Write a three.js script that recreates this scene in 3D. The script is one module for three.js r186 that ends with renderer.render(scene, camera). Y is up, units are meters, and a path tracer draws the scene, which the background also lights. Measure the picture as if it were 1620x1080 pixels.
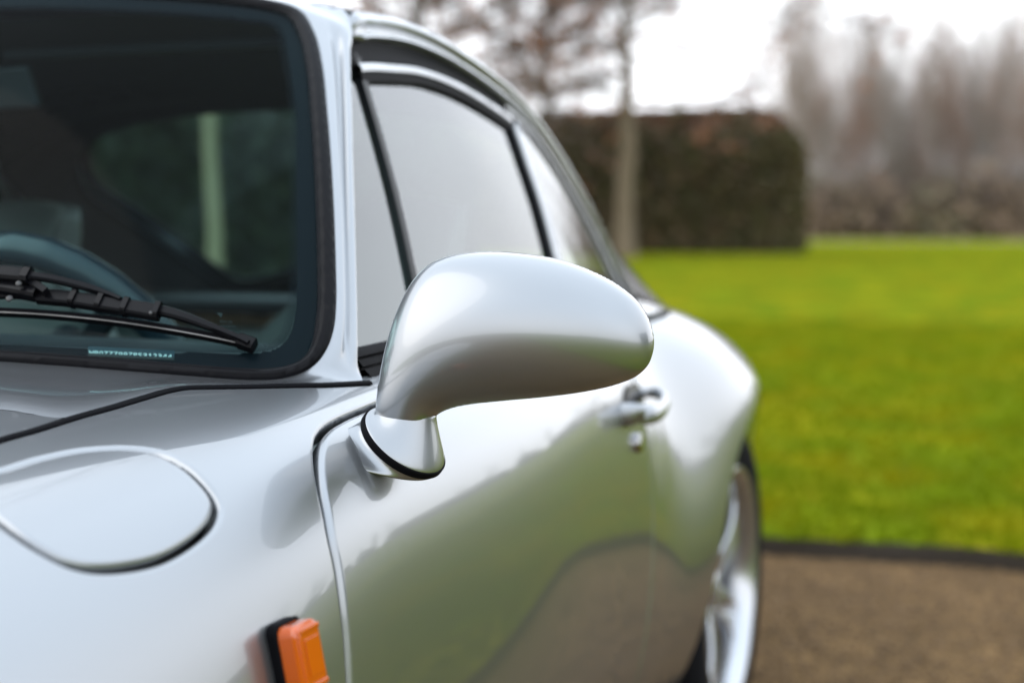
import * as THREE from 'three';
import { mergeGeometries, mergeVertices, toCreasedNormals } from 'three/addons/utils/BufferGeometryUtils.js';
import { RoundedBoxGeometry } from 'three/addons/geometries/RoundedBoxGeometry.js';
import { createNoise2D, createNoise3D } from 'simplex-noise';

// ------------------------------------------------------------------ camera, sky, sun, exposure
// metres: x runs from the car's nose to its tail, y up, z out through the driver's door; front axle at x = 0
const V = (x, y, z) => new THREE.Vector3(x, y, z);
const scene = new THREE.Scene();
const EYE = V(-0.381, 1.009, 1.292), YAW = 0.355, PITCH = 0.081, FPX = 2250;
const camera = new THREE.PerspectiveCamera(2 * Math.atan(540 / FPX) * 180 / Math.PI, 1.5, 0.05, 2000);
camera.position.copy(EYE);
const FWD = V(Math.cos(PITCH) * Math.cos(YAW), -Math.sin(PITCH), -Math.cos(PITCH) * Math.sin(YAW));
const RGT = FWD.clone().cross(V(0, 1, 0)).normalize(), UPV = RGT.clone().cross(FWD);
camera.lookAt(EYE.clone().add(FWD));
camera.focus = 1.17;
camera.userData.fStop = 3.0;
const renderer = new THREE.WebGLRenderer({ antialias: true });
renderer.toneMapping = THREE.LinearToneMapping;
renderer.toneMappingExposure = 2.6;
renderer.shadowMap.enabled = true;

function mulberry(a) { return () => { a |= 0; a = a + 0x6D2B79F5 | 0; let t = Math.imul(a ^ a >>> 15, 1 | a); t = t + Math.imul(t ^ t >>> 7, 61 | t) ^ t; return ((t ^ t >>> 14) >>> 0) / 4294967296; }; }
const noise2 = createNoise2D(mulberry(11)), noise3 = createNoise3D(mulberry(12));
const fbm2 = (x, y, o = 4) => { let s = 0, a = 1, n = 0; for (let i = 0; i < o; i++) { s += a * noise2(x, y); n += a; a *= 0.5; x = x * 2.03 + 7.1; y = y * 2.03 - 3.7; } return s / n; };
const fbm3 = (x, y, z, o = 4) => { let s = 0, a = 1, n = 0; for (let i = 0; i < o; i++) { s += a * noise3(x, y, z); n += a; a *= 0.5; x = x * 2.03 + 7.1; y = y * 2.03 - 3.7; z = z * 2.03 + 1.3; } return s / n; };
const clamp = (x, a = 0, b = 1) => Math.min(b, Math.max(a, x));
const sstep = (a, b, x) => { const t = clamp((x - a) / (b - a)); return t * t * (3 - 2 * t); };
const lerp = (a, b, t) => a + (b - a) * t;

{ // bright overcast: a pale blue-grey vault, whiter towards the horizon, with soft cloud structure
  const w = 512, h = 256, d = new Float32Array(w * h * 4);
  for (let j = 0; j < h; j++) for (let i = 0; i < w; i++) {
    const th = (j + 0.5) / h * Math.PI - Math.PI / 2, ph = (i + 0.5) / w * 2 * Math.PI;
    const y = Math.sin(th), c = Math.cos(th), x = c * Math.cos(ph), z = c * Math.sin(ph);
    const e = clamp(y);
    const k = y > 0 ? fbm3(x / (y + 0.5) * 0.9, z / (y + 0.5) * 0.9, 3.1, 4) : 0;
    const L = (0.93 + 0.11 * k) * lerp(1.03, 1.0, e);
    const t = sstep(0.02, 0.75, y);
    const q = (j * w + i) * 4;
    d[q] = L * lerp(0.97, 0.81, t); d[q + 1] = L * lerp(0.99, 0.915, t); d[q + 2] = L * lerp(1.03, 1.04, t); d[q + 3] = 1;
  }
  const sky = new THREE.DataTexture(d, w, h, THREE.RGBAFormat, THREE.FloatType);
  sky.mapping = THREE.EquirectangularReflectionMapping; sky.magFilter = THREE.LinearFilter; sky.minFilter = THREE.LinearFilter; sky.needsUpdate = true;
  scene.background = sky; scene.environment = sky;
}
const sun = new THREE.DirectionalLight(0xfff3e4, 0.5);
sun.position.set(-22, 34, -34); sun.target.position.set(1, 0.5, 0);
sun.castShadow = true; sun.shadow.radius = 120; sun.shadow.mapSize.set(2048, 2048);
Object.assign(sun.shadow.camera, { left: -12, right: 12, top: 12, bottom: -12, near: 1, far: 140 });
scene.add(sun, sun.target);

// ------------------------------------------------------------------ helpers
const taken = new Map();
function numbered(n) { const k = taken.get(n) || 0; taken.set(n, k + 1); return k ? n + '_' + String(k).padStart(3, '0') : n; }
function tag(o, label, category, group, kind) { if (label) o.userData.label = label; if (category) o.userData.category = category; if (group) o.userData.group = group; if (kind) o.userData.kind = kind; return o; }
function shadows(o) { o.traverse(m => { if (m.isMesh) { m.castShadow = true; m.receiveShadow = true; } }); return o; }
function thing(name, label, category, pos = [0, 0, 0], group) { const g = new THREE.Group(); g.name = numbered(name); g.position.set(...pos); scene.add(g); return tag(g, label, category, group); }
function part(parent, name, geo, mat, label) { const m = new THREE.Mesh(geo, mat); m.name = name; m.castShadow = m.receiveShadow = true; parent.add(m); if (label) m.userData.label = label; return m; }
const ray = (px, py) => FWD.clone().addScaledVector(RGT, (px - 810) / FPX).addScaledVector(UPV, -(py - 540) / FPX).normalize();
function proj(p) { const d = p.clone().sub(EYE), z = d.dot(FWD); return [810 + FPX * d.dot(RGT) / z, 540 - FPX * d.dot(UPV) / z, z]; }
function onPlane(px, py, o, n) { const r = ray(px, py); return EYE.clone().addScaledVector(r, o.clone().sub(EYE).dot(n) / r.dot(n)); }

// a surface is P(u, v); flip turns its normal outward
class Surface {
  constructor(P, u0, u1, v0, v1, flip = 1) { Object.assign(this, { P, u0, u1, v0, v1, flip }); this.eu = (u1 - u0) * 1e-4; this.ev = (v1 - v0) * 1e-4; }
  N(u, v) {
    const a = this.P(u + this.eu, v).sub(this.P(u - this.eu, v)), b = this.P(u, v + this.ev).sub(this.P(u, v - this.ev));
    return a.cross(b).multiplyScalar(this.flip).normalize();
  }
  // where the sight line through a pixel first meets the surface
  hit(px, py, n = 60) {
    let best = 1e9, bu = 0, bv = 0;
    for (let i = 0; i <= n; i++) for (let j = 0; j <= n; j++) {
      const u = lerp(this.u0, this.u1, i / n), v = lerp(this.v0, this.v1, j / n), p = this.P(u, v), q = proj(p);
      if (q[2] < 0.1) continue;
      if (this.N(u, v).dot(p.clone().sub(EYE)) > 0) continue;
      const d = Math.hypot(q[0] - px, q[1] - py) + q[2] * 2;
      if (d < best) { best = d; bu = u; bv = v; }
    }
    let u = bu, v = bv;
    for (let k = 0; k < 25; k++) {
      const q = proj(this.P(u, v)), a = proj(this.P(u + this.eu, v)), b = proj(this.P(u, v + this.ev));
      const rx = px - q[0], ry = py - q[1];
      const A = (a[0] - q[0]) / this.eu, B = (b[0] - q[0]) / this.ev, C = (a[1] - q[1]) / this.eu, D = (b[1] - q[1]) / this.ev, det = A * D - B * C;
      let du = (rx * D - B * ry) / det, dv = (A * ry - C * rx) / det;
      const m = Math.max(Math.abs(du) / (this.u1 - this.u0), Math.abs(dv) / (this.v1 - this.v0)); if (m > 0.05) { du *= 0.05 / m; dv *= 0.05 / m; }
      u += du; v += dv; if (Math.hypot(rx, ry) < 1e-4) break;
    }
    return [u, v];
  }
}
// a line drawn on a surface: control points in (u, v), smoothed and sampled finely
class SurfLine {
  constructor(surf, uv, closed = false, n = 200, mono = null) {
    this.mono = mono;
    const c = new THREE.CatmullRomCurve3(uv.map(p => V(p[0], p[1], 0)), closed, 'centripetal');
    this.surf = surf; this.closed = closed;
    const raw = c.getPoints(n * 6).map(p => [p.x, p.y]), P = raw.map(p => surf.P(...p));
    const L = [0]; for (let i = 1; i < P.length; i++) L.push(L[i - 1] + P[i].distanceTo(P[i - 1]));
    this.len = L[L.length - 1]; this.uv = []; let k = 0;
    for (let i = 0; i <= n; i++) { const s = this.len * i / n; while (k < L.length - 2 && L[k + 1] < s) k++; const t = (s - L[k]) / (L[k + 1] - L[k] || 1); this.uv.push([lerp(raw[k][0], raw[k + 1][0], t), lerp(raw[k][1], raw[k + 1][1], t)]); }
    this.pt = this.uv.map(p => surf.P(...p)); this.nrm = this.uv.map(p => surf.N(...p));
    this.box = new THREE.Box3().setFromPoints(this.pt);
    let area = 0; for (let i = 0; i < n; i++) area += this.uv[i][0] * this.uv[i + 1][1] - this.uv[i + 1][0] * this.uv[i][1]; this.ccw = area > 0;
  }
  // [distance, side, unit direction away from the line]
  dist(p, u, v, cut = 0.06) {
    if (this.box.distanceToPoint(p) > cut && this.closed) return [cut, this.ccw ? -1 : 1, 0, 0, 0];
    let best = 1e9, bi = 0, bt = 0; const pt = this.pt;
    for (let i = 0; i < pt.length - 1; i++) {
      const a = pt[i], b = pt[i + 1], dx = b.x - a.x, dy = b.y - a.y, dz = b.z - a.z, ex = p.x - a.x, ey = p.y - a.y, ez = p.z - a.z;
      const l2 = dx * dx + dy * dy + dz * dz; let t = (ex * dx + ey * dy + ez * dz) / l2; t = t < 0 ? 0 : t > 1 ? 1 : t;
      const fx = ex - dx * t, fy = ey - dy * t, fz = ez - dz * t, d = fx * fx + fy * fy + fz * fz;
      if (d < best) { best = d; bi = i; bt = t; }
    }
    // at the ends the line runs on straight
    const a = this.uv[bi], b = this.uv[bi + 1];
    let side = (b[0] - a[0]) * (v - a[1]) - (b[1] - a[1]) * (u - a[0]) > 0 ? 1 : -1;
    const d = Math.sqrt(best);
    if (this.closed && d > 0.004) { let c = false; const L = this.uv; for (let i = 0, j = L.length - 1; i < L.length; j = i++) if ((L[i][1] > v) !== (L[j][1] > v) && u < (L[j][0] - L[i][0]) * (v - L[i][1]) / (L[j][1] - L[i][1]) + L[i][0]) c = !c; side = c === this.ccw ? 1 : -1; }
    if (this.mono !== null && d > 0.012) { // far off, the line is read as a graph over the axis it runs along
      const m = this.mono, o = 1 - m, w = m ? v : u, z = m ? u : v, L = this.uv, n = L.length, up = L[n - 1][m] > L[0][m];
      let c = up ? (w <= L[0][m] ? L[0][o] : L[n - 1][o]) : (w >= L[0][m] ? L[0][o] : L[n - 1][o]);
      for (let i = 0; i < n - 1; i++) { const p0 = L[i][m], p1 = L[i + 1][m]; if ((p0 - w) * (p1 - w) <= 0 && p0 !== p1) { c = lerp(L[i][o], L[i + 1][o], (w - p0) / (p1 - p0)); break; } }
      side = (z > c ? 1 : -1) * (up ? 1 : -1) * (m ? -1 : 1);
    }
    const q = pt[bi].clone().lerp(pt[bi + 1], bt), w = p.clone().sub(q).divideScalar(d || 1);
    return [d, side, w.x, w.y, w.z];
  }
}
// A panel: a patch of a surface, cut along lines (each leaves a rounded edge beside its gap) and by plain fields
// (negative inside), refined where edges need it. cuts: [{ line, side, g: half gap, r: edge radius, deep }]
function panel(surf, dom, nu, nv, { cuts = [], keeps = [], size = 0.03, fine = 0.0012, lift = 0, mirror = false, reach = 0.02, extra = null } = {}) {
  const [u0, u1, v0, v1] = dom, U = [], Vv = [], P = []; let T = [];
  const add = (u, v) => { U.push(u); Vv.push(v); P.push(surf.P(u, v)); return U.length - 1; };
  for (let j = 0; j <= nv; j++) for (let i = 0; i <= nu; i++) add(lerp(u0, u1, i / nu), lerp(v0, v1, j / nv));
  for (let j = 0; j < nv; j++) for (let i = 0; i < nu; i++) { const a = j * (nu + 1) + i, b = a + 1, c = a + nu + 1, d = c + 1; (i + j) & 1 ? T.push([a, b, d], [a, d, c]) : T.push([a, b, c], [b, d, c]); }
  const field = i => { // the nearest cut and keep
    let m = 1e9; for (const c of cuts) m = Math.min(m, c.line.dist(P[i], U[i], Vv[i])[0]); for (const k of keeps) m = Math.min(m, Math.abs(k(P[i], U[i], Vv[i]))); return m; };
  const F = []; const fld = i => F[i] ?? (F[i] = field(i));
  for (let pass = 0; pass < 9; pass++) {
    const mid = new Map(); let any = false;
    const cut = (a, b) => {
      const k = a < b ? a * 4194304 + b : b * 4194304 + a; let m = mid.get(k); if (m !== undefined) return m;
      const l = P[a].distanceTo(P[b]), near = Math.max(0, Math.min(fld(a), fld(b)) - reach * 0.25);
      let want = Math.min(size, fine + near * 0.45);
      if (l > want * 1.2 && (l > size || l > want * 1.2)) { m = add((U[a] + U[b]) / 2, (Vv[a] + Vv[b]) / 2); any = true; } else m = -1;
      mid.set(k, m); return m; };
    const T2 = [];
    for (const [a, b, c] of T) {
      const x = cut(a, b), y = cut(b, c), z = cut(c, a), n = (x >= 0) + (y >= 0) + (z >= 0);
      if (n === 0) T2.push([a, b, c]);
      else if (n === 3) T2.push([a, x, z], [x, b, y], [z, y, c], [x, y, z]);
      else if (n === 1) { if (x >= 0) T2.push([a, x, c], [x, b, c]); else if (y >= 0) T2.push([a, b, y], [a, y, c]); else T2.push([a, b, z], [z, b, c]); }
      else { if (x < 0) T2.push([z, y, c], [a, b, y], [a, y, z]); else if (y < 0) T2.push([a, x, z], [x, b, c], [x, c, z]); else T2.push([x, b, y], [a, x, y], [a, y, c]); }
    }
    T = T2; if (!any) break;
    // drop what lies far outside, early
    const sd = i => { let s = -1e9; for (const c of cuts) { const q = c.line.dist(P[i], U[i], Vv[i]); s = Math.max(s, -q[0] * q[1] * c.side); } for (const k of keeps) s = Math.max(s, k(P[i], U[i], Vv[i])); return s; };
    const S = []; const sdf = i => S[i] ?? (S[i] = sd(i));
    T = T.filter(([a, b, c]) => { const l = Math.max(P[a].distanceTo(P[b]), P[b].distanceTo(P[c]), P[c].distanceTo(P[a])); return Math.min(sdf(a), sdf(b), sdf(c)) < l * 1.1 + 0.004; });
  }
  const SD = []; const sdOf = i => {
    let s = -1e9;
    for (const c of cuts) { const q = c.line.dist(P[i], U[i], Vv[i]); s = Math.max(s, (c.g - 0.0005) - q[0] * q[1] * c.side); }
    for (const k of keeps) s = Math.max(s, k(P[i], U[i], Vv[i])); return s; };
  const sdf = i => SD[i] ?? (SD[i] = sdOf(i));
  const em = new Map(), out = [];
  const cross = (a, b) => { const k = a < b ? a * 4194304 + b : b * 4194304 + a; let m = em.get(k); if (m !== undefined) return m; const s = sdf(a), t = sdf(b), f = s / (s - t); m = add(lerp(U[a], U[b], f), lerp(Vv[a], Vv[b], f)); SD[m] = 0; em.set(k, m); return m; };
  for (const t of T) {
    const ins = t.map(i => sdf(i) <= 0), n = ins[0] + ins[1] + ins[2];
    if (n === 3) out.push(t); else if (n === 0) continue;
    else { const poly = []; for (let k = 0; k < 3; k++) { const a = t[k], b = t[(k + 1) % 3]; if (ins[k]) poly.push(a); if (ins[k] !== ins[(k + 1) % 3]) poly.push(cross(a, b)); } for (let k = 1; k < poly.length - 1; k++) out.push([poly[0], poly[k], poly[k + 1]]); }
  }
  const pos = [], nor = [], uvs = [], map = new Map(), idx = [];
  const put = i => {
    let m = map.get(i); if (m !== undefined) return m;
    const n = surf.N(U[i], Vv[i]), p = P[i].clone(), N = n.clone(); let depth = -lift;
    for (const c of cuts) {
      const [d, , wx, wy, wz] = c.line.dist(P[i], U[i], Vv[i]), g = c.g, r = c.r;
      if (d >= g + r || !(d > 0)) continue;
      let D, S; if (d > g + r * 0.01) { const k = g + r - d; D = r - Math.sqrt(Math.max(0, r * r - k * k)); S = -k / Math.sqrt(Math.max(r * r - k * k, 1e-9)); } else { D = r * 0.86 + (g + r * 0.01 - d) / 0.0005 * (c.deep ?? 0.008); S = -30; }
      S = Math.max(S, -30); depth += D; const w = V(wx, wy, wz); w.addScaledVector(n, -w.dot(n)); N.addScaledVector(w, S);
    }
    if (extra) { const e = extra(P[i], U[i], Vv[i]); depth -= e[0]; N.add(e[1]); }
    p.addScaledVector(n, -depth); N.normalize();
    if (mirror) { p.z = -p.z; N.z = -N.z; }
    m = pos.length / 3; pos.push(p.x, p.y, p.z); nor.push(N.x, N.y, N.z); uvs.push(p.x, p.y + p.z); map.set(i, m); return m; };
  const wind = surf.flip * (mirror ? -1 : 1);
  for (const [a, b, c] of out) wind > 0 ? idx.push(put(a), put(b), put(c)) : idx.push(put(a), put(c), put(b));
  const g = new THREE.BufferGeometry();
  g.setAttribute('position', new THREE.Float32BufferAttribute(pos, 3)); g.setAttribute('normal', new THREE.Float32BufferAttribute(nor, 3)); g.setAttribute('uv', new THREE.Float32BufferAttribute(uvs, 2)); g.setIndex(idx);
  return g;
}
// sweep a profile [[b, n], ...] along a path; nrm gives the outward direction, b runs along (tangent x nrm)
function sweep(path, nrm, profile, { closed = false, loop = false, caps = true, crease = 0.6, scale = null, mirror = false, flipB = 1 } = {}) {
  const n = path.length, m = profile.length, pos = [], idx = [], uv = [];
  let run = 0;
  for (let i = 0; i < n; i++) {
    const a = path[i > 0 ? i - 1 : loop ? n - 1 : 0], b = path[i < n - 1 ? i + 1 : loop ? 0 : n - 1];
    const t = b.clone().sub(a).normalize(); const N = (Array.isArray(nrm) ? nrm[i] : nrm).clone(); N.addScaledVector(t, -N.dot(t)).normalize();
    const B = t.clone().cross(N).multiplyScalar(flipB), s = scale ? scale(i / (n - 1), i) : 1, sb = Array.isArray(s) ? s[0] : s, sn = Array.isArray(s) ? s[1] : s;
    if (i) run += path[i].distanceTo(path[i - 1]);
    for (let k = 0; k < m; k++) { const p = path[i].clone().addScaledVector(B, profile[k][0] * sb).addScaledVector(N, profile[k][1] * sn); if (mirror) p.z = -p.z; pos.push(p.x, p.y, p.z); uv.push(run, k / m); }
  }
  const fl = (mirror ? -1 : 1) * flipB, tri = (a, b, c) => fl > 0 ? idx.push(a, b, c) : idx.push(a, c, b);
  const nn = loop ? n : n - 1, mm = closed ? m : m - 1;
  for (let i = 0; i < nn; i++) for (let k = 0; k < mm; k++) { const a = i * m + k, b = i * m + (k + 1) % m, c = ((i + 1) % n) * m + k, d = ((i + 1) % n) * m + (k + 1) % m; tri(a, b, c); tri(b, d, c); }
  if (closed && caps && !loop) { for (let k = 1; k < m - 1; k++) { tri(0, k + 1, k); const o = (n - 1) * m; tri(o, o + k, o + k + 1); } }
  const g = new THREE.BufferGeometry(); g.setAttribute('position', new THREE.Float32BufferAttribute(pos, 3)); g.setAttribute('uv', new THREE.Float32BufferAttribute(uv, 2)); g.setIndex(idx);
  if (crease === null) { g.computeVertexNormals(); return g; }
  return toCreasedNormals(g, crease);
}
// a skin through rows of points
function loft(rows, { closedV = false, closedU = false, flip = false } = {}) {
  const n = rows.length, m = rows[0].length, pos = [], idx = [], uv = [];
  rows.forEach((r, i) => r.forEach((p, k) => { pos.push(p.x, p.y, p.z); uv.push(i / (n - 1), k / (m - 1)); }));
  for (let i = 0; i < (closedU ? n : n - 1); i++) for (let k = 0; k < (closedV ? m : m - 1); k++) { const a = i * m + k, b = i * m + (k + 1) % m, c = ((i + 1) % n) * m + k, d = ((i + 1) % n) * m + (k + 1) % m; flip ? idx.push(a, c, b, b, c, d) : idx.push(a, b, c, b, d, c); }
  const g = new THREE.BufferGeometry(); g.setAttribute('position', new THREE.Float32BufferAttribute(pos, 3)); g.setAttribute('uv', new THREE.Float32BufferAttribute(uv, 2)); g.setIndex(idx); g.computeVertexNormals(); return g;
}
const spline = (pts, n, closed = false) => new THREE.CatmullRomCurve3(pts, closed, 'centripetal').getSpacedPoints(n);
const oval = (a, b, n = 10) => Array.from({ length: n }, (_, i) => [a * Math.cos(i / n * 2 * Math.PI), b * Math.sin(i / n * 2 * Math.PI)]);
const rrect = (w, h, r, n = 3) => { const o = []; [[1, 1, 0], [-1, 1, 1], [-1, -1, 2], [1, -1, 3]].forEach(([sx, sy, q]) => { for (let i = 0; i <= n; i++) { const a = (q + i / n) * Math.PI / 2; o.push([sx * (w / 2 - r) + r * Math.cos(a), sy * (h / 2 - r) + r * Math.sin(a)]); } }); return o; };
const lin = (r, g, b) => new THREE.Color().setRGB(r, g, b);

// ------------------------------------------------------------------ materials
const std = (r, g, b, rough, o = {}) => new THREE.MeshPhysicalMaterial({ color: lin(r, g, b), roughness: rough, side: THREE.DoubleSide, ...o });
const M = {
  paint: std(0.272, 0.283, 0.296, 0.35, { metalness: 0.9, clearcoat: 1, clearcoatRoughness: 0.015 }),
  rubber: std(0.004, 0.004, 0.005, 0.5, { specularIntensity: 0.3, ior: 1.2 }),
  seal: std(0.004, 0.004, 0.005, 0.42, { specularIntensity: 0.5, ior: 1.25 }),
  gloss: std(0.003, 0.003, 0.004, 0.24, { specularIntensity: 0.3 }),
  satin: std(0.003, 0.003, 0.004, 0.36, { specularIntensity: 0.25 }),
  dark: std(0.015, 0.015, 0.016, 0.9, { specularIntensity: 0.3, ior: 1.2 }),
  frit: std(0.008, 0.009, 0.013, 0.6, { specularIntensity: 0.1 }),
  chrome: std(0.42, 0.42, 0.43, 0.18, { metalness: 1 }),
  alloy: std(0.45, 0.46, 0.48, 0.25, { metalness: 0.9, clearcoat: 0.6, clearcoatRoughness: 0.05 }),
  rivet: std(0.07, 0.07, 0.07, 0.5, { metalness: 1 }),
  disc: std(0.2, 0.195, 0.19, 0.4, { metalness: 1 }),
  tyre: std(0.010, 0.010, 0.011, 0.9, { specularIntensity: 0.3, ior: 1.2 }),
  leather: std(0.0222, 0.0333, 0.0444, 0.2),
  seatLeather: std(0.0519, 0.063, 0.063, 0.5),
  trim: std(0.0133, 0.0163, 0.0222, 0.6),
  carpet: std(0.0148, 0.0163, 0.0193, 0.95),
  lining: std(0.0089, 0.0096, 0.0111, 0.95),
  screenGlass: new THREE.MeshPhysicalMaterial({ color: lin(0.55, 0.74, 0.74), roughness: 0, transmission: 1, thickness: 0, ior: 1.5, specularIntensity: 0.07, side: THREE.DoubleSide }),
  sideGlass: new THREE.MeshPhysicalMaterial({ color: lin(0.72, 0.84, 0.82), roughness: 0, transmission: 1, thickness: 0, ior: 2.0, specularIntensity: 1, side: THREE.DoubleSide }),
  rearGlass: new THREE.MeshPhysicalMaterial({ color: lin(0.7, 0.82, 0.8), roughness: 0, transmission: 1, thickness: 0, ior: 1.5, specularIntensity: 0.2, side: THREE.DoubleSide }),
  mirrorGlass: std(0.85, 0.87, 0.9, 0.02, { metalness: 1 }),
  amber: new THREE.MeshPhysicalMaterial({ color: lin(0.62, 0.10, 0.002), roughness: 0.12, clearcoat: 1, clearcoatRoughness: 0.03, transmission: 0.25, thickness: 0, side: THREE.DoubleSide }),
  amberCore: std(0.8, 0.12, 0.003, 0.35),
};
// ------------------------------------------------------------------ the car's skin: one smooth net of control points
// every station: x, then [z, y] from the sill up over the shoulder and in to the middle
const NET = [
  [-1.05, [[.40, .22], [.44, .26], [.47, .33], [.49, .40], [.49, .47], [.47, .53], [.43, .57], [.38, .59], [.32, .60], [.26, .60], [.20, .60], [.1, .60], [0, .60], [-.1, .60]]],
  [-.85, [[.60, .18], [.68, .22], [.71, .32], [.725, .44], [.72, .54], [.70, .62], [.65, .67], [.58, .70], [.50, .69], [.42, .665], [.33, .65], [.17, .645], [0, .645], [-.17, .645]]],
  [-.60, [[.68, .17], [.745, .20], [.78, .32], [.795, .46], [.795, .585], [.775, .67], [.725, .735], [.655, .77], [.58, .765], [.51, .735], [.40, .715], [.2, .71], [0, .71], [-.2, .71]]],
  [-.35, [[.69, .17], [.765, .20], [.805, .33], [.825, .47], [.828, .60], [.808, .69], [.757, .765], [.685, .805], [.605, .80], [.535, .775], [.41, .762], [.2, .76], [0, .76], [-.2, .76]]],
  [-.10, [[.70, .17], [.77, .20], [.815, .33], [.838, .47], [.842, .60], [.82, .70], [.77, .78], [.695, .822], [.61, .822], [.54, .806], [.42, .802], [.2, .805], [0, .806], [-.2, .805]]],
  [.12, [[.70, .17], [.77, .20], [.815, .33], [.838, .47], [.842, .60], [.822, .70], [.775, .784], [.70, .832], [.615, .837], [.545, .829], [.42, .832], [.2, .838], [0, .84], [-.2, .838]]],
  [.32, [[.70, .17], [.77, .20], [.815, .33], [.836, .47], [.838, .60], [.818, .705], [.775, .788], [.705, .838], [.625, .848], [.55, .848], [.42, .855], [.2, .863], [0, .866], [-.2, .863]]],
  [.52, [[.70, .17], [.77, .20], [.813, .33], [.832, .47], [.833, .60], [.815, .708], [.776, .794], [.718, .845], [.645, .862], [.56, .868], [.42, .876], [.2, .885], [0, .888], [-.2, .885]]],
  [.70, [[.70, .17], [.77, .20], [.81, .33], [.828, .47], [.829, .60], [.812, .71], [.778, .80], [.73, .853], [.67, .874], [.58, .882], [.42, .890], [.2, .897], [0, .90], [-.2, .897]]],
  [.90, [[.70, .17], [.77, .20], [.81, .33], [.827, .47], [.828, .60], [.812, .712], [.78, .803], [.737, .860], [.68, .882], [.58, .89], [.42, .895], [.2, .90], [0, .903], [-.2, .90]]],
  [1.12, [[.70, .17], [.77, .20], [.81, .33], [.828, .47], [.829, .60], [.813, .713], [.782, .805], [.74, .864], [.68, .886], [.58, .89], [.42, .895], [.2, .90], [0, .903], [-.2, .90]]],
  [1.35, [[.70, .17], [.77, .20], [.812, .33], [.83, .47], [.832, .60], [.817, .713], [.785, .807], [.74, .868], [.675, .892], [.57, .896], [.42, .90], [.2, .90], [0, .903], [-.2, .90]]],
  [1.56, [[.70, .17], [.772, .20], [.815, .33], [.836, .47], [.84, .60], [.827, .713], [.793, .808], [.742, .872], [.665, .897], [.56, .90], [.42, .90], [.2, .90], [0, .903], [-.2, .90]]],
  [1.74, [[.70, .17], [.78, .20], [.826, .33], [.85, .47], [.857, .60], [.846, .71], [.808, .805], [.745, .872], [.655, .90], [.55, .905], [.42, .905], [.2, .905], [0, .905], [-.2, .905]]],
  [1.92, [[.70, .17], [.79, .21], [.838, .34], [.864, .48], [.872, .61], [.86, .71], [.817, .798], [.745, .864], [.645, .898], [.54, .905], [.41, .905], [.2, .905], [0, .905], [-.2, .905]]],
  [2.10, [[.70, .18], [.80, .22], [.846, .35], [.872, .49], [.88, .61], [.867, .705], [.82, .786], [.74, .85], [.635, .888], [.53, .90], [.40, .90], [.2, .90], [0, .90], [-.2, .90]]],
  [2.30, [[.70, .19], [.80, .23], [.848, .36], [.872, .49], [.88, .61], [.866, .70], [.816, .773], [.733, .832], [.625, .868], [.52, .88], [.39, .88], [.2, .88], [0, .88], [-.2, .88]]],
  [2.52, [[.69, .20], [.79, .24], [.838, .36], [.862, .49], [.868, .605], [.852, .69], [.80, .756], [.717, .808], [.61, .84], [.50, .85], [.38, .855], [.2, .86], [0, .86], [-.2, .86]]],
  [2.75, [[.66, .22], [.76, .26], [.81, .37], [.833, .49], [.838, .595], [.82, .67], [.765, .728], [.685, .772], [.58, .80], [.47, .81], [.36, .815], [.2, .82], [0, .82], [-.2, .82]]],
  [3.00, [[.58, .26], [.68, .30], [.73, .39], [.755, .49], [.757, .575], [.735, .64], [.685, .69], [.61, .725], [.51, .745], [.42, .755], [.32, .76], [.17, .765], [0, .765], [-.17, .765]]],
  [3.22, [[.38, .32], [.44, .36], [.48, .43], [.50, .50], [.50, .56], [.48, .61], [.44, .645], [.39, .665], [.33, .675], [.27, .68], [.2, .68], [.1, .68], [0, .68], [-.1, .68]]],
];
const hipZ = new THREE.SplineCurve([[1.56, .778], [1.74, .796], [1.92, .829], [2.10, .842], [2.30, .826], [2.52, .770], [2.75, .705], [3.0, .61]].map(p => new THREE.Vector2(...p)));
for (const [x, c] of NET) { // the door stands upright to the shoulder; the haunch behind it swells out and rounds over
  const d = sstep(.25, .52, x) * (1 - sstep(1.56, 2.0, x)), z4 = c[4][0], h = sstep(1.5, 1.92, x);
  [[5, .005], [6, .0195], [7, .067], [8, .130]].forEach(([k, o]) => { c[k][0] = lerp(c[k][0], z4 - o, d); });
  const w = -.042 * sstep(.95, 1.5, x);
  c.forEach((p, k) => { if (k < 9) p[0] += w; if (k > 3) p[1] -= .008 * h; });
  if (h > 0 && x < 3.1) { let m = .8; for (let t = 0; t <= 1; t += .001) { const q = hipZ.getPoint(t); if (q.x <= x) m = q.y; } [[0, -.15], [1, -.09], [2, -.045], [3, -.022], [4, -.012], [5, -.008], [6, -.044], [7, -.118], [8, -.215]].forEach(([k, o]) => { const q = { 1.74: [, , -.020, -.002, -.024, -.058, -.102, -.155, -.215], 1.92: [, , -.034, -.008, -.024, -.046, -.084, -.140, -.215] }[x]?.[k] ?? o; c[k][0] = lerp(c[k][0], m + q, x > 1.7 ? 1 : h); }); }
}
const NU = NET.length - 3, NV = NET[0][1].length - 3;
const bas = t => { const a = 1 - t; return [a * a * a / 6, (3 * t * t * t - 6 * t * t + 4) / 6, (-3 * t * t * t + 3 * t * t + 3 * t + 1) / 6, t * t * t / 6]; };
function skin(u, v) {
  const i = clamp(Math.floor(u), 0, NU - 1), j = clamp(Math.floor(v), 0, NV - 1), A = bas(u - i), B = bas(v - j); let x = 0, y = 0, z = 0;
  for (let a = 0; a < 4; a++) { const s = NET[i + a]; x += A[a] * s[0]; for (let b = 0; b < 4; b++) { const w = A[a] * B[b], c = s[1][j + b]; z += w * c[0]; y += w * c[1]; } }
  return V(x, y, z);
}
const BODY = new Surface(skin, 0, NU, 0, NV, 1);
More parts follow.
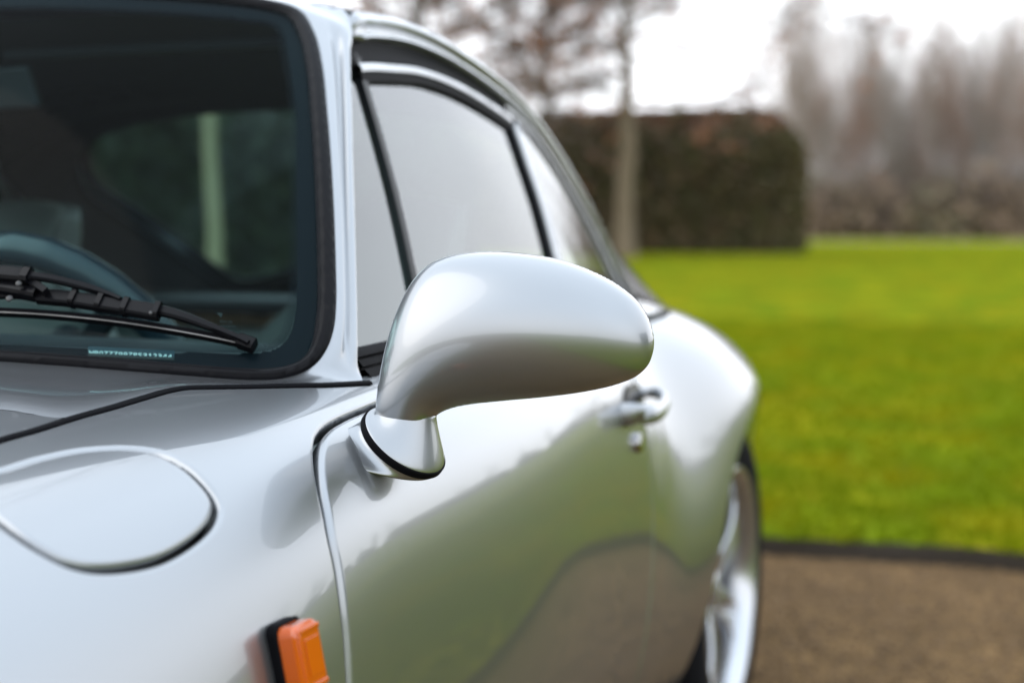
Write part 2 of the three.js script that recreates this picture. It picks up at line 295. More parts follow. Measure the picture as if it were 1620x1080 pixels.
function uOf(x) { let a = 0, b = NU; for (let k = 0; k < 40; k++) { const m = (a + b) / 2; skin(m, 3).x < x ? a = m : b = m; } return a; }
function vAtY(u, y) { let a = 0, b = 6; for (let k = 0; k < 40; k++) { const m = (a + b) / 2; skin(u, m).y < y ? a = m : b = m; } return a; }
function vAtZ(u, z) { let a = 3.2, b = NV; for (let k = 0; k < 40; k++) { const m = (a + b) / 2; skin(u, m).z > z ? a = m : b = m; } return a; }
// the side of the cabin: glass and frames lie on it
const sideZ = (x, y) => { const d = y - 0.88; return 0.715 - 0.40 * d - 0.18 * d * d - 0.17 * Math.max(0, x - 1.3) ** 2 - 0.06 * Math.max(0, 1.1 - x) ** 2; };
const SIDE = new Surface((x, y) => V(x, y, sideZ(x, y)), 0.6, 2.7, 0.8, 1.32, 1);
// the windscreen: a across, b up
function screenP(a, b) {
  const k = 1 - a * a, g = 4 * b * (1 - b) * 0.016;
  return V(lerp(0.757 - 0.135 * k, 1.092 - 0.085 * k, b) - 0.76 * g, lerp(0.872 + 0.022 * k, 1.252 + 0.036 * k, b) + 0.65 * g, a * lerp(0.722, 0.530, b));
}
const SCREEN = new Surface(screenP, -1.05, 1.05, -0.05, 1.05, 1);
if (SCREEN.N(0, 0.5).x > 0) SCREEN.flip = -1;

const H = (s, list) => list.map(p => s.hit(p[0], p[1]));
// ---- lines on the skin
const fenderLine = (() => { // inner edge of the wing: under the scuttle seal, then along the bonnet
  const uv = H(BODY, [[585, 606], [520, 609.5], [455, 611], [400, 612.5], [340, 613.5], [290, 615], [262, 620], [220, 632], [170, 647], [130, 658], [100, 667], [50, 683], [0, 697]]);
  for (const [x, z] of [[.30, .600], [.10, .598], [-.2, .592], [-.5, .575], [-.75, .52], [-.95, .44]]) { const u = uOf(x); uv.push([u, vAtZ(u, z)]); }
  return new SurfLine(BODY, uv, false, 260, 0);
})();
const doorFront = (() => {
  const uv = H(BODY, [[594, 637], [575, 645], [545, 657.5], [520, 672], [507, 687], [502, 707], [502, 733], [506, 766], [512, 795], [522, 847], [534, 902], [542, 958], [548, 1013], [552, 1075]]);
  const first = uv[0], last = uv[uv.length - 1], p = skin(...last);
  uv.unshift([lerp(first[0], uv[1][0], -1.4), lerp(first[1], uv[1][1], -1.4)]);
  for (const y of [.58, .45, .32, .23, .17]) { if (y > p.y - .03) continue; const u = uOf(p.x - .012 + 0.02 * (p.y - y) / p.y); uv.push([u, vAtY(u, y)]); }
  return new SurfLine(BODY, uv, false, 260, 1);
})();
const doorRear = new SurfLine(BODY, [[1.475, .98], [1.49, .90], [1.518, .82], [1.536, .72], [1.542, .60], [1.532, .48], [1.51, .36], [1.49, .26], [1.47, .16]].map(([x, y]) => { const u = uOf(x); return y > .87 ? [u, 6 + (y - .87) * 12] : [u, vAtY(u, y)]; }), false, 160, 1);
const flapLine = new SurfLine(BODY, H(BODY, [[-28, 748], [0, 745], [60, 727], [120, 714], [180, 709], [235, 713], [280, 730], [315, 758], [338, 788], [342, 805], [330, 832], [295, 862], [250, 885], [200, 896], [150, 898], [110, 890], [60, 865], [20, 838], [-10, 815], [-40, 792], [-46, 768]]), true, 300);
const bonnetRear = (() => { const uv = H(BODY, [[112, 664.5], [104, 660], [56, 654], [0, 646.5]]); const p = skin(...uv[3]); for (const [k, z] of [[.010, .42], [.018, .25], [.022, .1], [.022, 0]]) { const u = uOf(p.x - k - 0.05); uv.push([u, Math.min(NV, vAtZ(u, z))]); } return new SurfLine(BODY, uv, false, 120, 1); })();
// ------------------------------------------------------------------ the car
const car = thing('car', 'silver coupe with rounded wings parked on the gravel, seen along its driver side', 'car');
const both = (parent, name, make, mat, label) => { part(parent, name, make(false), mat, label); part(parent, name, make(true), mat); };
const GAP = 0.0021, RAD = 0.0055;
const archCut = (cx, r) => p => r - Math.hypot(p.x - cx, (p.y - 0.31) * 0.98);
const belt = (p) => p.y < .78 ? -1 : sideZ(p.x, p.y) - 0.001 - p.z;                         // skin ends where the cabin begins
const frontArch = archCut(0, 0.345), rearArch = archCut(2.272, 0.392);
const flare = (cx, r0) => p => { // the rolled lip round a wheel opening
  const d = Math.hypot(p.x - cx, (p.y - 0.31) * 0.98) - r0, w = 0.030; if (d > w || p.y < 0.2) return [0, V(0, 0, 0)];
  const t = clamp(d / w), h = 0.006 * (1 - t) * (1 - t), s = -2 * 0.006 * (1 - t) / w, q = V(p.x - cx, p.y - 0.31, 0).normalize(); return [h, q.multiplyScalar(-s)]; };
const sillCut = p => 0.235 - p.y;
// bonnet
{
  const g = panel(BODY, [0, uOf(.62), 5.5, NV], 40, 24, { cuts: [{ line: fenderLine, side: -1, g: .002, r: .005 }, { line: bonnetRear, side: 1, g: .0008, r: .003 }], size: .03 });
  const h = g.clone(); { const p = h.attributes.position, n = h.attributes.normal; for (let i = 0; i < p.count; i++) { p.setZ(i, -p.getZ(i)); n.setZ(i, -n.getZ(i)); } const ix = h.index; for (let i = 0; i < ix.count; i += 3) { const a = ix.getX(i); ix.setX(i, ix.getX(i + 1)); ix.setX(i + 1, a); } }
  part(car, 'bonnet', mergeGeometries([g, h]), M.paint);
}
const wing = [];
for (const mirror of [false, true]) {
  const f = part(car, 'front_wing', panel(BODY, [0, uOf(.86), 0, 8.2], 40, 24, { cuts: [{ line: fenderLine, side: 1, g: .002, r: .005 }, { line: doorFront, side: -1, g: GAP, r: .0045, deep: .012 }, ...(mirror ? [] : [{ line: flapLine, side: flapLine.ccw ? -1 : 1, g: .0018, r: .0055, deep: .01 }])], keeps: [frontArch, sillCut], size: .03, mirror }), M.paint);
  wing.push(f);
  part(car, 'door', panel(BODY, [uOf(.46), uOf(1.66), 0, 8.0], 44, 24, { cuts: [{ line: doorFront, side: 1, g: GAP, r: .0065, deep: .012 }, { line: doorRear, side: -1, g: GAP, r: .004, deep: .01 }], keeps: [belt, sillCut], size: .03, mirror }), M.paint);
  part(car, 'quarter_panel', panel(BODY, [uOf(1.40), NU, 0, NV], 56, 30, { cuts: [{ line: doorRear, side: 1, g: GAP, r: .004, deep: .01 }], keeps: [rearArch, sillCut, p => p.x < 2.35 ? belt(p) : -1], size: .03, fine: .0025, mirror }), M.paint);
  part(car, 'sill', panel(BODY, [uOf(.36), uOf(1.93), -.6, 1], 40, 12, { keeps: [p => p.y - .232, frontArch, rearArch], size: .05, lift: -.006, mirror }), M.paint);
}
part(wing[0], 'fuel_flap', panel(BODY, [uOf(.22), uOf(.58), 4.2, 8.2], 30, 30, { cuts: [{ line: flapLine, side: flapLine.ccw ? 1 : -1, g: .0018, r: .0045, deep: .01 }], size: .02 }), M.paint);
// painted jambs behind the gaps
const jamb = (line, w, d) => sweep(line.pt, line.nrm, [[-w, -d], [w, -d]], { crease: null });
for (const b of [jamb(doorFront, .03, .06), jamb(doorRear, .03, .06), jamb(bonnetRear, .03, .06), jamb(fenderLine, .03, .06)]) part(car, 'jamb', b, M.paint);
part(wing[0], 'filler_recess', jamb(flapLine, .03, .055), M.paint);

// ---- roof line: drip rail from the foot of the windscreen pillar to the tail
const railXY = H(SIDE, [[565, 598], [566, 550], [566, 500], [563.5, 400], [560.5, 300], [558, 200], [556, 120], [555.5, 70], [557, 48], [566, 38], [590, 37], [640, 46], [700, 71], [760, 109], [810, 149], [850, 193], [890, 253], [930, 323], [960, 383], [985, 438]]);
{ const e = railXY[railXY.length - 1];  for (const k of [[.10, -.07], [.22, -.13]]) railXY.push([e[0] + k[0], e[1] + k[1]]); }
const rail = new SurfLine(SIDE, railXY, false, 260, 0);
const railAtX = x => { let i = rail.pt.length - 2; for (let k = 60; k < rail.pt.length - 1; k++) if (rail.pt[k].x >= x) { i = k; break; } return rail.pt[i]; };
// the roof: from the rail up over the middle; the rear window is cut out of it
const tail = V(2.62, .90, .50);
const roofEdge = x => { const e = rail.pt[rail.pt.length - 30]; if (x < e.x) { const p = railAtX(Math.max(x, 1.085)); return [p.y + .012, p.z - .004]; } const t = clamp((x - e.x) / (3.1 - e.x)); return [lerp(e.y + .012, .74, t), lerp(e.z - .004, .52, t)]; };
const roofMid = x => { const t = x - 1.32; return t < 0 ? 1.305 - .22 * t * t : 1.305 - .22 * t * t - .0 * t; };
const ROOF = new Surface((x, s) => { const [ye, ze] = roofEdge(x); const yc = Math.max(roofMid(x), ye + .01); const a = Math.abs(s); return V(x, yc - (yc - ye) * (0.35 * a ** 2 + 0.65 * a ** 5), s * ze); }, 1.0, 3.2, -1, 1, -1);
if (ROOF.N(1.4, 0).y < 0) ROOF.flip *= -1;
const rearWin = p => { const dx = Math.max(0, 1.90 - p.x, p.x - 2.62), wz = lerp(.47, .50, (p.x - 1.9) / .7), ax = Math.abs(p.x - 2.26) - .36, az = Math.abs(p.z) - wz, r = .09; return Math.hypot(Math.max(ax + r, 0), Math.max(az + r, 0)) + Math.min(Math.max(ax + r, az + r), 0) - r; };

// ---- windscreen: seal, surround, glass
const Wpx = [[470, 13], [495, 50], [508, 100], [516.5, 180], [522, 250], [526.5, 330], [529.5, 420], [530, 480], [526, 520], [516, 550], [500, 573], [478, 588], [445, 598], [400, 600.5], [300, 594], [250, 590], [200, 586], [150, 582], [100, 578], [50, 574.5], [0, 571]];
const Wab = H(SCREEN, Wpx);

const Qsrc = [[556, 45, 0], [556, 80, 0], [556, 120, 0], [558, 200, 0], [559.5, 270, 0], [562, 350, 0], [564.5, 440, 0], [566, 500, 0], [566.5, 550, 0], [568, 585, 0], [572, 604, 1], [530, 608, 1], [455, 609.5, 1], [400, 611, 1], [300, 613, 1], [250, 621, 1], [195, 638, 1], [140, 655, 1], [92, 660.5, 1], [45, 653.8, 1], [0, 647.6, 1]];
const twin = make => mergeGeometries([make(false), make(true)].map(g => g.index ? g.toNonIndexed() : g).map(g => { for (const k of Object.keys(g.attributes)) if (!['position', 'normal', 'uv'].includes(k)) g.deleteAttribute(k); return g; }));
const Wfull = [[0, 1.02], [.4, 1.02], [.7, 1.020], [.85, 1.0155], [.925, .990], ...Wab.slice(1), [.42, .001], [.28, .002], [.14, .003], [0, .003]];
const Q3 = [ROOF.P(1.075, 0), ROOF.P(1.085, .42), ROOF.P(1.105, .74), ROOF.P(1.122, .965), ...Qsrc.map(([x, y, k]) => k ? skin(...BODY.hit(x, y)) : SIDE.P(...SIDE.hit(x, y)))];
{ const e = bonnetRear.pt; for (const z of [.42, .28, .14, 0]) { let b = e[0]; for (const p of e) if (Math.abs(p.z - z) < Math.abs(b.z - z)) b = p; Q3.push(V(b.x + .003, b.y + .001, z)); } }
const seam = new SurfLine(SCREEN, Wfull, false, 420);
{ // painted surround: windscreen pillars, header and scuttle in one pressing
  const n = 26 * 14, m = 30, Wc = new THREE.CatmullRomCurve3(Wfull.map(p => V(p[0], p[1], 0)), false, 'centripetal'), Qc = new THREE.CatmullRomCurve3(Q3, false, 'centripetal');
  const make = mirror => {
    const base = [], end = Wfull.length - 1;
    for (let i = 0; i <= n; i++) {
      const t = i / n, c = Wc.getPoint(t), w = SCREEN.P(c.x, c.y), q = Qc.getPoint(t), k = t * end;
      const Nw = SCREEN.N(c.x, c.y).lerp(V(-.12, .95, .2).normalize(), sstep(12.0, 15.5, k)).lerp(V(-.2, .97, .1).normalize(), 1 - sstep(2.2, 3.6, k)).normalize(), d = q.clone().sub(w), L = d.length();
      const tw = d.clone().addScaledVector(Nw, -d.dot(Nw)).normalize().multiplyScalar(L * 0.9);
      // how far the outer edge belongs to the pillar's flank (1) or to the flat scuttle and roof (0)
      const flank = sstep(3.2, 4.6, k) * (1 - sstep(12.4, 14.4, k));
      const Ns = SIDE.N(q.x, q.y), Nb = k > 10 ? V(-.12, .95, .2).normalize() : V(-.2, .97, .1).normalize(), Nq = Nb.lerp(Ns, flank).normalize();
      const tq = d.clone().addScaledVector(Nq, -d.dot(Nq)).normalize().multiplyScalar(L * 0.9);
      const row = [];
      for (let j = 0; j <= m; j++) { const s = j / m, s2 = s * s, s3 = s2 * s; row.push(w.clone().multiplyScalar(2 * s3 - 3 * s2 + 1).addScaledVector(tw, s3 - 2 * s2 + s).addScaledVector(q, -2 * s3 + 3 * s2).addScaledVector(tq, s3 - s2)); }
      base.push(row);
    }
    const g0 = loft(base), N0 = g0.attributes.normal, rows = base.map((r, i) => r.map((p, j) => {
      const s = j / m, k = i / n * end, amp = sstep(4.0, 5.6, k) * (1 - sstep(11.6, 13.6, k)), nn = V(N0.getX(i * (m + 1) + j), N0.getY(i * (m + 1) + j), N0.getZ(i * (m + 1) + j)); if (nn.y < 0) nn.negate();
      const h = -.0065 * sstep(.36, .52, s) * (1 - sstep(.60, .76, s)) + .0015 * sstep(.70, .84, s) - .004 * sstep(.9, 1, s);
      const q = p.clone().addScaledVector(nn, h * amp); if (mirror) q.z = -q.z; return q; }));
    return loft(rows, { flip: !mirror });
  };
  part(car, 'windscreen_surround', twin(make), M.paint);
}
const inw = (() => { const i = 200, t = seam.pt[i + 1].clone().sub(seam.pt[i]), B = t.cross(seam.nrm[i]); return B.dot(SCREEN.P(0, .5).sub(seam.pt[i])) > 0 ? 1 : -1; })();
part(car, 'windscreen_seal', twin(mirror => sweep(seam.pt, seam.nrm, [[-.0015, -.004], [-.001, .001], [.001, .0032], [.0045, .0048], [.0095, .0046], [.0125, .0034], [.0135, .0016], [.0142, .0016], [.0158, .0016], [.0166, .0006], [.0168, -.004]], { mirror, flipB: inw, crease: .75, scale: (t, i) => [lerp(.70, 1, sstep(.0, .12, seam.uv[i][1])), 1] })), M.seal);
const wside = seam.dist(SCREEN.P(.3, .5), .3, .5)[1];
const screenHalf = (o) => twin(mirror => panel(SCREEN, [0, 1.02, -.03, 1.03], 24, 14, { ...o, mirror }));
const windscreen = part(car, 'windscreen', screenHalf({ cuts: [{ line: seam, side: wside, g: .009, r: 1e-5 }], size: .04, fine: .004 }), M.screenGlass, 'teal tinted windscreen with black printed border');
const fritLine = new SurfLine(SCREEN, [[0, .955], [.5, .955], [.8, .953], [.875, .945], [.895, .92], [.905, .87], ...H(SCREEN, [[466, 165], [467, 300], [467, 400], [466, 470], [463, 497], [457, 520], [445, 538], [425, 549], [395, 552.5], [300, 552], [200, 548], [100, 543.5], [0, 539]]), [.40, .078], [.2, .08], [0, .08]], false, 420);
const fside = fritLine.dist(SCREEN.P(.3, .5), .3, .5)[1];
part(windscreen, 'printed_border', screenHalf({ cuts: [{ line: seam, side: wside, g: .007, r: 1e-5 }, { line: fritLine, side: -fside, g: .0006, r: 1e-5 }], size: .05, fine: .003, lift: -.0035 }), M.frit);
{ // the dot screen where the print fades out: dots shrink row by row
  const gs = [], disc = new THREE.CircleGeometry(1, 7); let s = 0; const q = new THREE.Quaternion();
  for (let i = 0; i < fritLine.pt.length - 1; i++) {
    const a = fritLine.pt[i], b = fritLine.pt[i + 1], L = a.distanceTo(b), N = fritLine.nrm[i], t = b.clone().sub(a).normalize(), B = t.clone().cross(N).multiplyScalar(inw), m4 = new THREE.Matrix4().makeBasis(t, N.clone().cross(t), N);
    while (s < L) {
      const side = i > 150 && i < 300; 
      for (let r = 0; r < (side ? 4 : 5); r++) { const rad = lerp(.00088, .0004, r / 4), p = a.clone().addScaledVector(t, s + (r & 1 ? .00115 : 0)).addScaledVector(B, .0004 + r * .0020).addScaledVector(N, -.0035); const g = disc.clone().scale(rad, rad, 1).applyMatrix4(m4); g.translate(p.x, p.y, p.z); gs.push(g); }
      s += .0023;
    }
    s -= L;
  }
  const dots = part(windscreen, 'border_dots', mergeGeometries(gs), M.frit); dots.userData.kind = 'stuff';
}
{ // identification number behind the foot of the screen, and the maker's stamp on the glass
  const write = (w, h, draw) => { const c = document.createElement('canvas'); c.width = w; c.height = h; const x = c.getContext('2d'); draw(x); const t = new THREE.CanvasTexture(c); t.colorSpace = THREE.SRGBColorSpace; t.magFilter = THREE.LinearFilter; return t; };
  const quad = (pxs, lift, n = 8) => { const ab = pxs.map(p => SCREEN.hit(...p)), rows = []; for (let j = 0; j <= 1; j++) { const r = []; for (let i = 0; i <= n; i++) { const t = i / n, a = lerp(lerp(ab[0][0], ab[1][0], t), lerp(ab[3][0], ab[2][0], t), j), b = lerp(lerp(ab[0][1], ab[1][1], t), lerp(ab[3][1], ab[2][1], t), j); r.push(SCREEN.P(a, b).addScaledVector(SCREEN.N(a, b), lift)); } rows.push(r); } const g = loft(rows); const uv = []; for (let j = 0; j <= 1; j++) for (let i = 0; i <= n; i++) uv.push(i / n, 1 - j); g.setAttribute('uv', new THREE.Float32BufferAttribute(uv, 2)); return g; };
  const vin = write(1024, 160, x => { x.fillStyle = '#0d2a38'; x.fillRect(0, 0, 1024, 160); x.fillStyle = '#dfe9e4'; x.font = 'bold 92px monospace'; x.textBaseline = 'top'; const s = 'WP0ZZZ99ZRS312344'; for (let i = 0; i < s.length; i++) x.fillText(s[i], 16 + i * 58, 52); x.fillStyle = '#0b0d12'; x.fillRect(0, 112, 1024, 60); });
  part(windscreen, 'number_plaque', quad([[137, 545], [275, 552], [274, 567], [137, 560]], -.0026), new THREE.MeshPhysicalMaterial({ map: vin, roughness: 0.5, side: THREE.DoubleSide }));
  const stamp = write(256, 256, x => { x.clearRect(0, 0, 256, 256); x.fillStyle = '#05080a'; x.beginPath(); x.moveTo(20, 40); x.lineTo(90, 40); x.lineTo(70, 95); x.lineTo(55, 60); x.closePath(); x.fill(); x.font = 'bold 34px sans-serif'; x.fillText('DOT 20', 60, 150); x.fillText('M 47 AS2', 70, 200); x.fillText('43R', 120, 245); });
  part(windscreen, 'glass_stamp', quad([[336, 487], [380, 490], [380, 524], [336, 521]], -.002, 2), new THREE.MeshPhysicalMaterial({ map: stamp, transparent: true, alphaTest: 0.4, roughness: 0.6, side: THREE.DoubleSide }));
}

// ---- roof skin with the rear window
part(car, 'roof', panel(ROOF, [1.06, 3.15, -1, 1], 60, 30, { keeps: [p => -rearWin(p), p => (1.074 + .055 * (p.z / .54) ** 4) - p.x, p => p.x > 2.5 ? skin(uOf(p.x), vAtZ(uOf(p.x), Math.max(.02, Math.abs(p.z)))).y - .01 - p.y : -1], size: .04, fine: .004 }), M.paint);
part(car, 'rear_window', panel(ROOF, [1.86, 2.68, -1, 1], 24, 24, { keeps: [p => rearWin(p) - .006], size: .05, fine: .006, lift: -.004 }), M.rearGlass);
{ const ring = []; for (let k = 0; k < 96; k++) { const a = k / 96 * 2 * Math.PI; let lo = 0, hi = .8; for (let q = 0; q < 30; q++) { const r = (lo + hi) / 2, x = 2.26 + r * Math.cos(a), z = r * Math.sin(a); rearWin(V(x, 0, z)) < 0 ? lo = r : hi = r; } const x = 2.26 + lo * Math.cos(a), z = lo * Math.sin(a), s = z / roofEdge(x)[1]; ring.push(ROOF.P(x, s)); }
  part(car, 'rear_window_seal', sweep(ring, V(.3, 1, 0), oval(.011, .005, 8), { closed: true, loop: true, crease: null }), M.seal); }
// ---- side: rail, seals, window frames, glass
const isPillar = i => rail.pt[i].x < 1.10;
const P1 = [[-.014, .0005], [-.010, .0035], [-.005, .0048], [-.001, .004], [.0005, .001], [.003, -.006], [.009, -.0075], [.012, -.004], [.0135, -.0005], [.016, .0008], [.0185, 0], [.0195, -.003], [.0195, -.010]];
const P1p = P1.map(([b, n]) => b < .004 ? [Math.max(b, -.001), -.008] : [b * .3, n - .009]);
function sweepVar(line, prof, mirror, i0 = 0, i1 = line.pt.length - 1) { // profile may change along the line
  const rows = []; for (let i = i0; i <= i1; i++) { const a = line.pt[Math.max(0, i - 1)], b = line.pt[Math.min(line.pt.length - 1, i + 1)], t = b.clone().sub(a).normalize(), N = line.nrm[i], B = t.clone().cross(N).normalize(); rows.push(prof(i).map(([pb, pn]) => { const q = line.pt[i].clone().addScaledVector(B, pb).addScaledVector(N, pn); if (mirror) q.z = -q.z; return q; })); }
  return toCreasedNormals(loft(rows, { flip: mirror }), .9);
}
const blendProf = (A, Bp, i) => { const t = sstep(1.085, 1.125, rail.pt[i].x + (rail.pt[i].y - 1.235) * 1.0); return A.map(([b, n], k) => [lerp(b, Bp[k][0], t), lerp(n, Bp[k][1], t)]); };
part(car, 'drip_rail', twin(m => sweepVar(rail, i => blendProf(P1p, P1, i), m)), M.paint);
const topLine = (() => { const k = railXY.slice(10), a = k[0], b = k[1], t = [[1.072, 1.239], [1.11, 1.2435]]; return new SurfLine(SIDE, [...t, ...k], false, 240, 0); })();
const pillarB = new SurfLine(SIDE, (() => { const h = H(SIDE, [[806, 160], [820, 190], [843, 253], [866, 320], [890, 409]]); const a = h[3], b = h[4]; h.push([lerp(a[0], b[0], 1.8), lerp(a[1], b[1], 1.8)], [lerp(a[0], b[0], 2.3), lerp(a[1], b[1], 2.3)]); return h; })(), false, 120);
let topB = 0; { let best = 1; topLine.pt.forEach((p, i) => pillarB.pt.forEach(q => { const d = p.distanceTo(q); if (Math.abs(d - .05) < best) { best = Math.abs(d - .05); topB = i; } })); }
const beltPath = []; for (let x = .796; x < 2.05; x += .012) { const u = uOf(x); let a = 5.2, b = 8.5; for (let k = 0; k < 40; k++) { const m = (a + b) / 2, p = skin(u, m); p.z > sideZ(p.x, p.y) ? a = m : b = m; } beltPath.push(skin(u, a)); }
const beltY = x => { const i = clamp((x - .796) / .012, 0, beltPath.length - 1.001), k = Math.floor(i); return lerp(beltPath[k].y, beltPath[k + 1].y, i - k); };
const above = h => p => beltY(p.x) + h - p.y;
const rs = rail.dist(SIDE.P(1.2, 1.0), 1.2, 1.0)[1], bs = pillarB.dist(SIDE.P(1.2, 1.0), 1.2, 1.0)[1];
const frameProf = [[-.006, -.012], [-.0055, -.007], [-.003, -.0055], [.002, -.0055], [.0045, -.007], [.005, -.012]];
const shiftProf = (p, s, d = 0) => p.map(([b, n]) => [b + s, n + d]);
part(car, 'door_seal', twin(m => sweepVar(topLine, () => [[.010, -.012], [.021, -.0095], [.030, -.0125], [.040, -.011], [.050, -.0135], [.051, -.02]], m, 0)), M.rubber);
const foot0 = rail.pt.findIndex(p => p.y > beltY(p.x) + .012), head0 = rail.pt.findIndex(p => p.y > 1.225);
part(car, 'pillar_seal', twin(m => sweepVar(rail, () => [[.0005, -.010], [.004, -.0085], [.010, -.0095], [.011, -.018]], m, foot0, head0)), M.rubber);
part(car, 'door_window_frame', twin(m => mergeGeometries([sweepVar(topLine, () => shiftProf(frameProf, .056), m, 0, topB), sweepVar(pillarB, () => shiftProf(frameProf, .0).map(([b, n]) => [b * 1.5, n]), m, 12)])), M.paint);
part(car, 'window_channel', twin(m => mergeGeometries([sweepVar(topLine, () => [[.060, -.020], [.0605, -.009], [.066, -.010], [.072, -.0125], [.0725, -.02]], m, 0, topB), sweepVar(pillarB, () => [[.006, -.02], [.0065, -.009], [.012, -.009], [.019, -.0115], [.0195, -.02]], m, 12)])), M.rubber);
part(car, 'pillar_trim', twin(m => mergeGeometries([sweepVar(pillarB, () => [[-.009, -.016], [-.012, -.016], [-.0125, -.0085], [-.016, -.007], [-.024, -.007], [-.028, -.0085], [-.029, -.016]], m, 8), sweepVar(topLine, () => shiftProf(frameProf, .030, -.001), m, topB, 225)])), M.paint);
for (const m of [false, true]) part(car, 'pillar_jamb', sweepVar(pillarB, () => [[-.005, -.019], [-.014, -.019]], m, 8), M.paint);
part(car, 'belt_seal', twin(m => sweep(beltPath, beltPath.map(p => SIDE.N(p.x, p.y)), [[-.030, -.018], [-.030, -.007], [-.027, -.0045], [-.020, -.003], [-.0195, -.007], [-.0175, -.007], [-.017, -.003], [-.010, -.0005], [-.0095, -.004], [-.0075, -.004], [-.007, 0], [-.001, .003], [.003, .003], [.005, .001], [.006, -.004]], { mirror: m, crease: .5 })), M.rubber);
part(car, 'door_window', twin(m => panel(SIDE, [.76, 1.75, .86, 1.3], 30, 16, { cuts: [{ line: rail, side: rs, g: .008, r: 1e-5 }, { line: pillarB, side: bs, g: .010, r: 1e-5 }], keeps: [above(.012), p => p.y - (railAtX(Math.max(1.1, p.x)).y - .05)], size: .05, fine: .005, lift: -.0165, mirror: m })), M.sideGlass, 'door glass mirroring the pale sky');
part(car, 'quarter_window', twin(m => panel(SIDE, [1.4, 2.2, .84, 1.3], 30, 16, { cuts: [{ line: rail, side: rs, g: .030, r: 1e-5 }, { line: pillarB, side: -bs, g: .026, r: 1e-5 }], keeps: [above(.012)], size: .05, fine: .005, lift: -.012, mirror: m })), M.sideGlass);
{ const a = H(SIDE, [[577, 78], [583, 100], [640, 300], [668, 425]]), s = new SurfLine(SIDE, [...a, [lerp(a[2][0], a[3][0], 1.75), lerp(a[2][1], a[3][1], 1.75)]], false, 60);
  part(car, 'window_divider', twin(m => sweep(s.pt, s.nrm, [[-.0075, -.019], [-.007, -.011], [.0055, -.011], [.006, -.019]], { closed: true, mirror: m, crease: .5 })), M.satin);
  part(car, 'divider_edge', twin(m => sweep(s.pt, s.nrm, [[-.0118, -.0165], [-.0115, -.013], [-.008, -.0125], [-.0078, -.0165]], { closed: true, mirror: m, crease: .5 })), M.chrome); }
// scuttle seal lying along the inner edge of the wing
{ const n = 84, path = fenderLine.pt.slice(0, n), nr = fenderLine.nrm.slice(0, n); path.unshift(...[]);
  part(car, 'scuttle_seal', twin(m => sweep(path, nr, [[-.0035, -.006], [-.0034, .0008], [-.002, .0022], [.0016, .0024], [.0032, .001], [.0034, -.006]], { closed: true, mirror: m, crease: .7, scale: t => [t > .80 ? lerp(1, .25, (t - .8) / .2) : 1, 1] })), M.rubber); }
